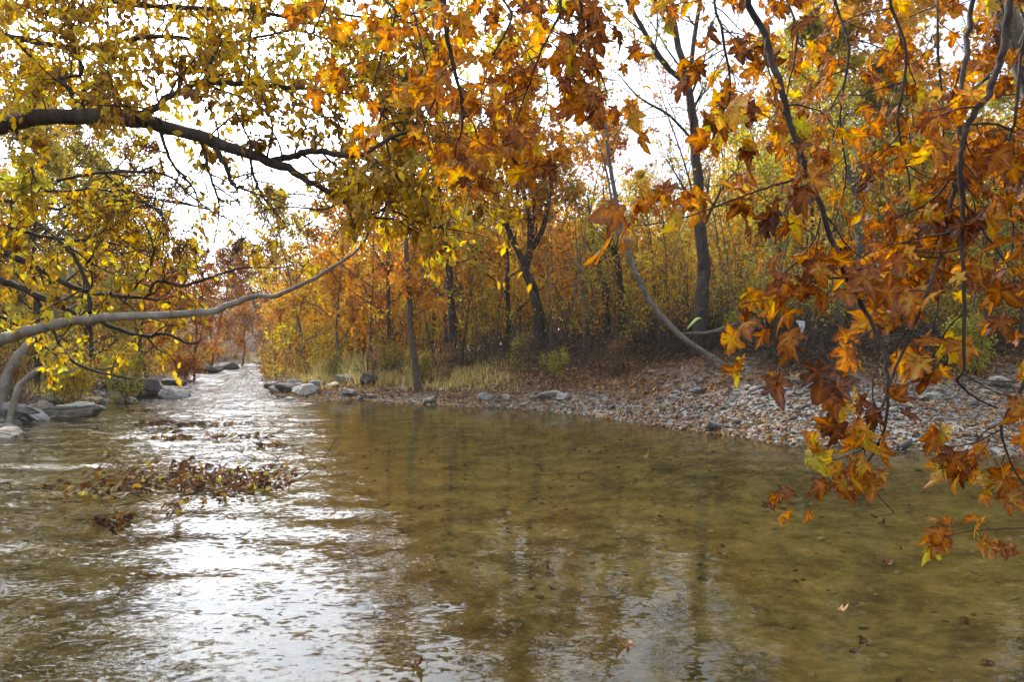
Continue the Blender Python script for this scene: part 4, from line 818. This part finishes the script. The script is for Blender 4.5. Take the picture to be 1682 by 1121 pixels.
E = [
 ([(-60, 215, 8.1, .105), (0, 207, 7.8, .095), (60, 192, 7.6, .088), (150, 192, 7.4, .084), (230, 198, 7.2, .078), (320, 222, 7.0, .066), (400, 250, 6.9, .056), (460, 272, 6.8, .046), (520, 303, 6.8, .032), (570, 335, 6.8, .025), (607, 356, 6.8, .018), (650, 362, 6.9, .01), (690, 385, 7, .005)], dict(n=30, bias=(0, -.1, .75), len=(.4, 1.1))),
 ([(228, 192, 7.2, .045), (280, 160, 7.3, .036), (312, 140, 7.3, .034), (345, 133, 7.3, .032), (420, 140, 7.4, .027), (490, 145, 7.5, .02), (560, 153, 7.5, .01), (620, 150, 7.6, .005)], dict(n=24, bias=(0, 0, .4))),
 ([(445, 265, 6.85, .036), (480, 256, 6.8, .033), (520, 248, 6.7, .03), (570, 256, 6.7, .026), (605, 248, 6.7, .024), (640, 228, 6.7, .02), (672, 217, 6.7, .014), (720, 225, 6.7, .008), (770, 250, 6.7, .004)], dict(n=15, len=(.4, 1.1), bias=(0, 0, .1), tint=.4)),
 ([(122, 185, 7.45, .022), (118, 150, 7.4, .02), (98, 128, 7.4, .018), (135, 120, 7.4, .016), (120, 60, 7.4, .012), (150, 0, 7.4, .007)], dict(n=16)),
 ([(133, 182, 7.45, .018), (140, 120, 7.5, .014), (118, 60, 7.5, .011), (145, -20, 7.5, .006)], dict(n=9)),
 ([(-80, 70, 8.8, .05), (0, 58, 8.6, .045), (120, 78, 8.4, .032), (250, 60, 8.2, .026), (380, 70, 8, .02), (480, 50, 8, .012), (560, 70, 8, .006)], dict(n=38, bias=(0, 0, 0), len=(.5, 1.4))),
 ([(-80, -40, 8.8, .05), (80, -30, 8.6, .045), (200, 5, 8.4, .034), (320, 12, 8.2, .028), (420, 18, 8, .024), (520, 40, 8, .016), (610, 80, 8, .01), (690, 110, 8, .005)], dict(n=38, bias=(0, 0, -.05), len=(.5, 1.4))),
 ([(350, 232, 6.95, .028), (365, 265, 6.9, .024), (382, 300, 6.85, .02), (390, 312, 6.8, .01)], dict(n=3, len=(.3, .6), tip=1, pr=[dict(n=3, len=.5, ang=45, seg=4, rmin=.003, leaf=1, size=.09)])),
 ([(95, 296, 7.6, .016), (180, 282, 7.5, .018), (270, 287, 7.4, .014), (305, 315, 7.4, .011), (345, 345, 7.3, .008), (400, 372, 7.3, .005)], dict(n=9, tip=1, len=(.4, .9), bias=(0, 0, -.1), pr=[dict(n=4, len=.5, ang=45, seg=4, rmin=.003, leaf=1.5, size=.09)])),
 ([(-60, 330, 8.4, .03), (20, 330, 8.2, .024), (110, 345, 8, .018), (190, 330, 8, .012), (290, 350, 7.9, .006)], dict(n=16, bias=(0, 0, -.15), tint=.42)),
 ([(20, 205, 7.8, .02), (45, 260, 7.6, .015), (60, 300, 7.5, .008)], dict(n=6, len=(.3, .7), bias=(0, 0, -.6), tint=.72, size=.15)),
 ([(605, 356, 6.8, .014), (640, 345, 6.9, .011), (700, 370, 7, .009), (760, 380, 7.1, .006), (800, 390, 7.1, .004)], dict(n=9, len=(.4, .9), tip=1, bias=(0, 0, -.1), pr=[dict(n=4, len=.5, ang=45, seg=4, rmin=.003, leaf=1.6, size=.09)])),
 ([(530, 120, 7.4, .016), (620, 180, 7.3, .013), (700, 260, 7.2, .009), (760, 310, 7.1, .005)], dict(n=22, tint=.4, bias=(0, 0, 0))),
*[(q, dict(n=11, len=(.4, 1.1), tip=0, bias=(0, -.1, b_), w=.24, pr=[dict(n=5, len=.55, ang=48, seg=4, rmin=.0045, leaf=.35, size=.085, w=.25), dict(n=2, len=.6, ang=45, seg=3, rmin=.004, leaf=.12, size=.08, w=.25)])) for q, b_ in (
  ([(262, 214, 7.1, .02), (285, 270, 7.1, .015), (318, 310, 7.1, .011), (330, 360, 7.2, .007), (345, 420, 7.2, .004)], -.2),
  ([(330, 226, 7.0, .018), (345, 290, 7.1, .013), (360, 340, 7.2, .009), (352, 400, 7.2, .004)], -.2),
  ([(410, 256, 6.9, .016), (420, 300, 6.9, .012), (440, 335, 7, .008), (470, 370, 7, .004)], -.2),
  ([(560, 330, 6.8, .012), (530, 345, 6.9, .010), (480, 340, 7, .007), (430, 345, 7.1, .004)], -.1),
  ([(170, 283, 7.5, .014), (210, 320, 7.5, .012), (262, 350, 7.5, .009), (290, 400, 7.5, .006), (330, 440, 7.5, .004)], 0),
  ([(345, 345, 7.3, .012), (300, 335, 7.3, .010), (240, 330, 7.4, .008), (150, 350, 7.5, .005)], .1),
  ([(30, 300, 8.2, .016), (90, 315, 8.1, .013), (160, 310, 8, .010), (230, 325, 8, .006)], 0))],
 ([(500, 10, 8, .016), (620, 30, 7.8, .013), (700, 20, 7.7, .009), (800, 40, 7.6, .005)], dict(n=22, tint=.45, bias=(0, 0, 0))),
]
limb_set(elm, 'branch', E, BARK['dark'], LEFT_LEAF, OVAL, 51, SPL)
# --- pale smooth tree below it
b1 = (-9.3, 10.4, gz(-9.3, 10.4)); j1 = P(-70, 578, 8)
pale = near_trunk('pale_tree', b1, [(-9.3, 10.4, b1[2]-.2, .3), (-8.8, 10.0, .9, .2), (-7.8, 9.0, 1.5, .13), (*j1, .092)], BARK['pale'], 'smooth pale tree whose long bough sweeps low across the left of the stream')
SPP = dict(SPL); SPP.update(n=6, bias=(0, 0, 0), len=(.35, .95), tip=4, tint=.6, size=.09, pr=[dict(n=4, len=.5, ang=45, seg=4, rmin=.0045, leaf=5, size=.09, t0=.2, sc=.03, droop=.7)])
Q = [([(-70, 578, 8, 0.0738), (0, 560, 7.7, 0.0672), (60, 540, 7.5, 0.0590), (150, 525, 7.3, 0.0508), (220, 519, 7.2, 0.0435), (340, 514, 7.1, 0.0361), (400, 492, 7.1, 0.0295), (425, 485, 7.1, 0.0262), (455, 485, 7.1, 0.0246), (520, 455, 7, 0.0197), (590, 408, 6.9, 0.0148), (606, 375, 6.9, 0.0115), (598, 350, 6.9, 0.0066)], dict(n=0))]
limb_set(pale, 'branch', Q, BARK['pale'], LEFT_LEAF, OVAL, 52, SPP)
# --- darker tree with low branches on the left
b2 = (-8.9, 7.3, gz(-8.9, 7.3)); j2 = P(-90, 420, 8.2)
low = near_trunk('low_branching_tree', b2, [(-8.9, 7.3, b2[2]-.2, .26), (-8.7, 7.4, 1.2, .19), (-8.2, 7.8, 2.2, .13), (*j2, .07)], BARK['dark'], 'dark tree at the left edge with low spreading branches above the pale bough')
D = [
 ([(-90, 400, 8.2, .05), (0, 415, 8, .042), (60, 440, 7.9, .036), (140, 478, 7.8, .028), (240, 491, 7.7, .018), (290, 500, 7.7, .008)], dict(n=12, tint=.55)),
 ([(-90, 445, 8.2, .05), (0, 460, 8, .042), (50, 480, 7.9, .04), (110, 508, 7.8, .036), (150, 522, 7.7, .03), (230, 552, 7.6, .022), (270, 548, 7.6, .019), (310, 565, 7.6, .012), (330, 560, 7.6, .006)], dict(n=8, bias=(0, 0, .4), len=(.25, .6), t1=.75)),
 ([(60, 490, 7.9, .022), (90, 550, 7.8, .019), (115, 590, 7.7, .018), (160, 611, 7.6, .015), (222, 624, 7.5, .008)], dict(n=4, bias=(0, 0, .2), tint=.6, len=(.2, .5))),
 ([(55, 360, 8, .014), (90, 388, 7.8, .02), (120, 420, 7.7, .022), (145, 470, 7.5, .022), (148, 516, 7.35, .024)], dict(n=6)),
 ([(240, 490, 7.7, .012), (258, 462, 7.6, .018), (300, 470, 7.6, .017), (340, 458, 7.5, .014), (400, 440, 7.5, .011), (460, 440, 7.5, .006), (500, 430, 7.5, .004)], dict(n=5, tint=.6, bias=(0, 0, .5), len=(.25, .55))),
 ([(200, 500, 7.7, .01), (245, 440, 7.7, .012), (250, 400, 7.7, .01), (235, 360, 7.7, .005)], dict(n=7)),
 ([(-90, 380, 8.4, .04), (0, 372, 8.3, .03), (80, 390, 8.3, .022), (180, 400, 8.3, .016), (270, 420, 8.2, .008)], dict(n=14, tint=.6)),
 ([(-80, 500, 9, .03), (0, 520, 9, .024), (60, 560, 9, .016), (110, 600, 9, .008)], dict(n=7, tint=.7, bias=(0, 0, .3))),
]
limb_set(low, 'branch', D, BARK['dark'], LEFT_LEAF, OVAL, 53, SPP)
# --- plane tree behind the camera on the right, boughs hanging into the frame
b3 = (5.2, 1.7, gz(5.2, 1.7)); top = np.array((2.9, 2.8, 4.5))
plane = near_trunk('plane_tree', b3, [(5.2, 1.7, b3[2]-.2, .36), (5.1, 1.75, 1.6, .26), (4.8, 1.95, 3.2, .22), (4.1, 2.3, 4.2, .16), (*top, .10)], BARK['brown'], 'near plane tree with big orange leaves hanging over the pool on the right')
SPR = dict(n=8, t0=.12, ang=65, len=(.2, .5), w=.2, up=-.05, bias=(0, 0, -.1), r=.005, tint=.45, size=.13, droop=.95, tip=2,
           pr=[dict(n=2, len=.5, ang=45, seg=3, rmin=.002, leaf=1.1, size=.125, t0=.4, sc=.02, droop=.8, w=.2)])
def W(x, y, z, r):  # a world point written in the same px form as the rest
    return ((x/y)*F_PX+W_PX/2, HOR-(z-CAM_Z)/y*F_PX, y, r)
R = [
 ([W(2.9, 2.8, 4.5, .07), W(1.9, 3.0, 3.9, .04), (1248, -40, 3.0, .02), (1258, 60, 3, .019), (1284, 150, 3, .018), (1310, 240, 3, .017), (1340, 320, 3, .015), (1380, 430, 3, .0135), (1415, 500, 3, .012), (1445, 560, 3, .011), (1458, 620, 3, .0095), (1456, 690, 3, .008), (1440, 735, 3, .007), (1412, 775, 3, .006)], dict(n=10, t0=.2, t1=.72)),
 ([W(2.9, 2.8, 4.5, .06), W(2.5, 3.2, 3.8, .04), (1612, -30, 3.3, .017), (1590, 60, 3.3, .016), (1582, 140, 3.25, .015), (1574, 260, 3.2, .014), (1563, 330, 3.2, .013), (1545, 420, 3.2, .011), (1524, 475, 3.1, .010), (1500, 540, 3.1, .009), (1465, 620, 3.05, .008), (1438, 700, 3.0, .0065), (1405, 770, 3, .005), (1380, 790, 3, .0035), (1340, 817, 3, .003), (1300, 830, 3, .002), (1258, 818, 3, .0015)], dict(n=11, t0=.2, t1=.6, len=(.15, .4))),
 ([W(2.9, 2.8, 4.5, .06), W(2.7, 3.1, 3.8, .04), (1672, -20, 3, .022), (1650, 70, 3, .02), (1640, 110, 3, .0185), (1622, 155, 3, .0175), (1592, 200, 3, .016), (1580, 245, 3, .015), (1577, 290, 3, .014), (1583, 340, 3, .012), (1580, 400, 3, .011), (1584, 480, 3, .010), (1583, 600, 3, .0085), (1573, 625, 3, .008), (1600, 652, 3, .006), (1640, 672, 3, .004)], dict(n=11, t0=.2, t1=.85)),
 ([W(2.9, 2.8, 4.5, .05), W(2.95, 2.9, 3.4, .03), (1760, 420, 3, .014), (1710, 580, 3, .011), (1678, 635, 3, .0095), (1655, 680, 3, .0085), (1645, 706, 3, .0075), (1660, 760, 3, .006), (1684, 800, 3, .0045)], dict(n=5, t0=.35, len=(.1, .25))),
 ([W(2.95, 2.9, 3.4, .02), W(2.6, 2.9, 2.2, .012), (1760, 870, 2.8, .006), (1690, 868, 2.8, .0045), (1640, 870, 2.8, .0035), (1590, 874, 2.8, .0025), (1548, 884, 2.8, .0015)], dict(n=5, t0=.62, len=(.06, .16), tip=3, size=.09, pr=[dict(n=1, len=.4, ang=45, seg=3, rmin=.0015, leaf=1, size=.09, droop=.9)])),
 ([(1322, 290, 3, .007), (1270, 305, 3, .006), (1200, 330, 2.9, .005), (1140, 352, 2.8, .004), (1085, 366, 2.75, .003), (1030, 372, 2.7, .002)], dict(n=8, t0=.1, len=(.12, .3), bias=(0, 0, -.2))),
 ([(1388, 456, 3, .006), (1345, 460, 3, .0055), (1300, 478, 3, .004), (1255, 492, 3, .003), (1215, 500, 3, .002)], dict(n=5, len=(.1, .25), bias=(0, 0, -.2))),
 ([(1348, 358, 3, .006), (1340, 390, 3, .0055), (1310, 430, 3, .0045), (1272, 460, 3, .003)], dict(n=5, len=(.12, .3))),
 ([(1437, 540, 3, .006), (1400, 560, 2.95, .005), (1350, 580, 2.9, .004), (1300, 590, 2.9, .003), (1265, 598, 2.9, .002)], dict(n=6, t0=.2, len=(.1, .25), bias=(0, 0, -.5), tint=.4)),
 ([(1410, 776, 3, .0045), (1432, 800, 3, .004), (1448, 822, 3, .0032), (1466, 840, 3, .0025), (1462, 846, 3, .002), (1440, 849, 3, .0012)], dict(n=0)),
 ([(1442, 728, 3, .004), (1415, 740, 3, .0035), (1385, 752, 3, .0028), (1345, 762, 3, .002)], dict(n=4, len=(.08, .18), tint=.55)),
 ([W(2.9, 2.8, 4.5, .06), W(1.0, 3.6, 4.6, .05), (722, -60, 3.8, .022), (727, 0, 3.8, .02), (735, 60, 3.8, .0165), (745, 110, 3.8, .0145), (757, 160, 3.8, .012), (760, 200, 3.8, .009), (752, 240, 3.8, .005)], dict(n=15, t0=.3)),
 ([(743, 112, 3.8, .009), (722, 148, 3.8, .0075), (700, 195, 3.8, .005), (690, 240, 3.8, .003)], dict(n=6)),
 ([W(1.0, 3.6, 4.6, .04), (935, -60, 4.2, .016), (920, 20, 4.2, .012), (890, 80, 4.1, .009), (865, 150, 4.1, .006), (840, 220, 4.1, .003)], dict(n=26, t0=.2, tint=.38)),
 ([W(1.0, 3.6, 4.6, .04), (960, -60, 4, .014), (955, 10, 4, .011), (965, 80, 4, .009), (990, 130, 4, .006), (1000, 170, 4, .003)], dict(n=20, t0=.2, tint=.35)),
 ([W(1.0, 3.6, 4.6, .04), (640, -60, 4.4, .014), (650, 20, 4.4, .011), (630, 80, 4.4, .008), (610, 150, 4.4, .004)], dict(n=16, t0=.3, tint=.5)),
 ([W(1.0, 3.6, 4.6, .04), (830, -60, 4.8, .014), (840, 30, 4.8, .011), (800, 110, 4.7, .008), (790, 200, 4.7, .006), (820, 280, 4.7, .003)], dict(n=26, t0=.2, tint=.4)),
 ([W(1.0, 3.6, 4.6, .03), (560, -80, 5, .012), (540, -10, 5, .01), (520, 40, 5, .007), (500, 80, 5, .003)], dict(n=7, t0=.35, tint=.5)),
 ([W(1.9, 3.0, 3.9, .03), (1195, -40, 4.2, .013), (1188, 60, 4.2, .010), (1200, 140, 4.2, .008), (1185, 220, 4.2, .004)], dict(n=26, t0=.2, tint=.38)),
 ([W(2.5, 3.2, 3.8, .03), (1385, -40, 4.4, .013), (1395, 80, 4.4, .011), (1380, 190, 4.4, .008), (1390, 290, 4.4, .006), (1370, 370, 4.4, .003)], dict(n=22, t0=.2, tint=.42)),
 ([W(2.5, 3.2, 3.8, .03), (1470, -40, 4, .014), (1490, 90, 4, .011), (1475, 200, 4, .009), (1495, 310, 4, .006), (1480, 400, 4, .003)], dict(n=22, t0=.2, tint=.4)),
 ([W(2.7, 3.1, 3.8, .03), (1690, 40, 4, .014), (1670, 180, 4, .011), (1650, 280, 4, .009), (1665, 390, 4, .006), (1640, 480, 4, .003)], dict(n=22, t0=.2, tint=.36)),
 ([(1575, 275, 3.2, .008), (1530, 330, 3.3, .006), (1470, 360, 3.4, .0045), (1430, 400, 3.4, .003), (1440, 440, 3.4, .002)], dict(n=7, len=(.12, .3))),
 ([(1582, 330, 3, .007), (1630, 400, 3, .006), (1660, 440, 3, .004), (1690, 470, 3, .003)], dict(n=7, len=(.12, .3), tint=.35)),
 ([(1560, 400, 3.2, .005), (1540, 500, 3.2, .004), (1545, 570, 3.2, .003), (1530, 610, 3.2, .002)], dict(n=6, len=(.1, .25))),
 ([(1590, 205, 3, .007), (1640, 205, 3, .006), (1690, 230, 3, .004)], dict(n=4, len=(.12, .3))),
 ([(1645, 706, 3, .005), (1600, 728, 3, .004), (1560, 735, 3, .0025)], dict(n=4, len=(.1, .2), tint=.4)),
 ([W(2.5, 3.2, 3.8, .03), (1300, -60, 5, .013), (1310, 60, 5, .010), (1290, 180, 5, .007), (1300, 280, 5, .003)], dict(n=20, t0=.2, tint=.4)),
 ([W(2.7, 3.1, 3.8, .03), (1560, -60, 5, .013), (1540, 60, 5, .011), (1550, 200, 5, .008), (1535, 330, 5, .006), (1550, 430, 5, .003)], dict(n=24, t0=.2, tint=.36)),
 ([W(2.7, 3.1, 3.8, .03), (1640, -60, 4.6, .013), (1660, 60, 4.6, .010), (1690, 180, 4.6, .006), (1680, 300, 4.6, .003)], dict(n=26, t0=.2, tint=.38)),
 ([W(1.0, 3.6, 4.6, .03), (1080, -60, 5, .010), (1100, -10, 5, .007), (1112, 30, 5, .003)], dict(n=5, t0=.4, len=(.1, .2), tint=.7)),
 ([W(1.0, 3.6, 4.6, .03), (700, -60, 5.5, .013), (690, 60, 5.5, .010), (720, 170, 5.5, .007), (740, 260, 5.5, .004)], dict(n=24, t0=.2, tint=.42)),
 ([W(1.0, 3.6, 4.6, .03), (890, -60, 5.6, .013), (880, 60, 5.6, .010), (900, 150, 5.6, .007), (870, 250, 5.6, .004)], dict(n=24, t0=.2, tint=.38)),
]
R += [
 ([(1440, 690, 3, .003), (1430, 720, 2.97, .0025), (1410, 745, 2.95, .002), (1395, 765, 2.95, .0015)], dict(n=3, t0=.1, len=(.05, .14), tip=1, tint=.5)),
 ([(1405, 770, 3, .003), (1400, 780, 3, .002), (1390, 790, 3, .0015)], dict(n=3, t0=.1, len=(.05, .1), tip=1)),
 ([(1330, 818, 3, .002), (1300, 828, 3, .0018), (1268, 820, 3, .0012)], dict(n=4, t0=.1, len=(.04, .09), tip=1, tint=.3, size=.08, pr=[dict(n=1, len=.4, ang=45, seg=3, rmin=.0015, leaf=.8, size=.08, droop=1)])),
]
limb_set(plane, 'branch', R, BARK['dark'], PLANE_LEAF, PLANE, 54, SPR, 7, .8)

# ------------------------------------------------------------------ small odd things
def bough(name, pts, mat, label, seed, cat='dead bough'):
    rng = np.random.RandomState(seed); tb = Tubes(); q = spline(np.array([list(P(*p[:3]))+[p[3]] for p in pts]), n=4); tb.add(q[:, :3], q[:, 3], 6)
    for _ in range(4):
        j = rng.randint(3, len(q)-2); lp = walk(q[j, :3], unit(q[j+1, :3]-q[j, :3])+rng.normal(0, .6, 3), rng.uniform(.3, .7), 5, .15, 0, rng); tb.add(lp, np.linspace(q[j, 3]*.6, .004, 6), 4)
    return tag(obj(name, tb.mesh(name), mat), label, cat, 'dead boughs on the right bank')
bough('dead_bough', [(1120, 548, 19, .03), (1165, 546, 18.9, .045), (1210, 532, 18.8, .05), (1240, 528, 18.7, .035), (1262, 548, 18.6, .02)], BARK['grey'], 'grey dead bough lying level in front of the dark forked trunk', 1)
bough('dead_bough', [(1480, 612, 14.4, .012), (1560, 622, 14, .016), (1640, 626, 13.7, .02), (1700, 628, 13.4, .022)], BARK['brown'], 'thin dead bough lying across the upper gravel', 2)
m, t = newmat('lime_leaf'); p = N(t, 'ShaderNodeBsdfPrincipled'); p.inputs['Base Color'].default_value = (.22, .30, .05, 1); p.inputs['Roughness'].default_value = .6
t.links.new(p.outputs[0], N(t, 'ShaderNodeOutputMaterial').inputs[0])
c = P(1135, 545, 18.7); uu = np.linspace(0, 1, 9); vv = np.linspace(-1, 1, 5); U, Vv = np.meshgrid(uu, vv, indexing='ij')
wd_ = .13*np.sin(np.pi*np.clip(U, .02, .98))**.7; GV = np.stack([-.12+.42*U, Vv*wd_*.95, .05+.42*np.sin(U*2.0)*.8-abs(Vv)*wd_*.5], -1).reshape(-1, 3)
GF = [[i*5+j, i*5+j+1, i*5+j+6, i*5+j+5] for i in range(8) for j in range(4)]
o = obj('broad_leaf', mesh('broad_leaf', GV, [GF]), m, None, c); so = o.modifiers.new('thick', 'SOLIDIFY'); so.thickness = .006
tag(o, 'single arched lime green leaf at the foot of the dark forked trunk', 'leaf')
m, t = newmat('pale_scrap'); p = N(t, 'ShaderNodeBsdfPrincipled'); nn_ = N(t, 'ShaderNodeTexNoise'); nn_.inputs['Scale'].default_value = 8
r_ = ramp(t, [(.3, .30, .29, .30), (.7, .48, .47, .47)], nn_.outputs['Fac']); t.links.new(r_.outputs[0], p.inputs['Base Color']); t.links.new(p.outputs[0], N(t, 'ShaderNodeOutputMaterial').inputs[0])
SV = np.array([(-.11, 0, .17), (.0, -.03, .15), (.12, .02, .15), (.09, -.05, .0), (.02, -.03, -.2), (-.07, -.06, .02)])
SF = [[0, 5, 1], [1, 5, 3], [1, 3, 2], [5, 4, 3]]
o = obj('pale_scrap', mesh('pale_scrap', SV, [SF], None, False), m, None, P(1315, 537, 17.4)); so = o.modifiers.new('thick', 'SOLIDIFY'); so.thickness = .015
tag(o, 'pale grey pointed scrap caught in the dark brushwood', 'scrap')

# ------------------------------------------------------------------ air
m, t = newmat('haze'); pv = N(t, 'ShaderNodeVolumePrincipled'); pv.inputs['Density'].default_value = .00028; pv.inputs['Color'].default_value = (.9, .94, 1, 1); pv.inputs['Anisotropy'].default_value = .3
t.links.new(pv.outputs[0], N(t, 'ShaderNodeOutputMaterial').inputs['Volume'])
HX, HY0, HY1, HZ0, HZ1 = 245, -105, 295, -3, 48
HV = [(x_, y_, z_) for z_ in (HZ0, HZ1) for y_ in (HY0, HY1) for x_ in (-HX, HX)]
tag(obj('haze', mesh('haze', HV, [[[0, 2, 3, 1], [4, 5, 7, 6], [0, 1, 5, 4], [2, 6, 7, 3], [0, 4, 6, 2], [1, 3, 7, 5]]], None, False), m), 'thin autumn haze over the valley', None, None, 'stuff')
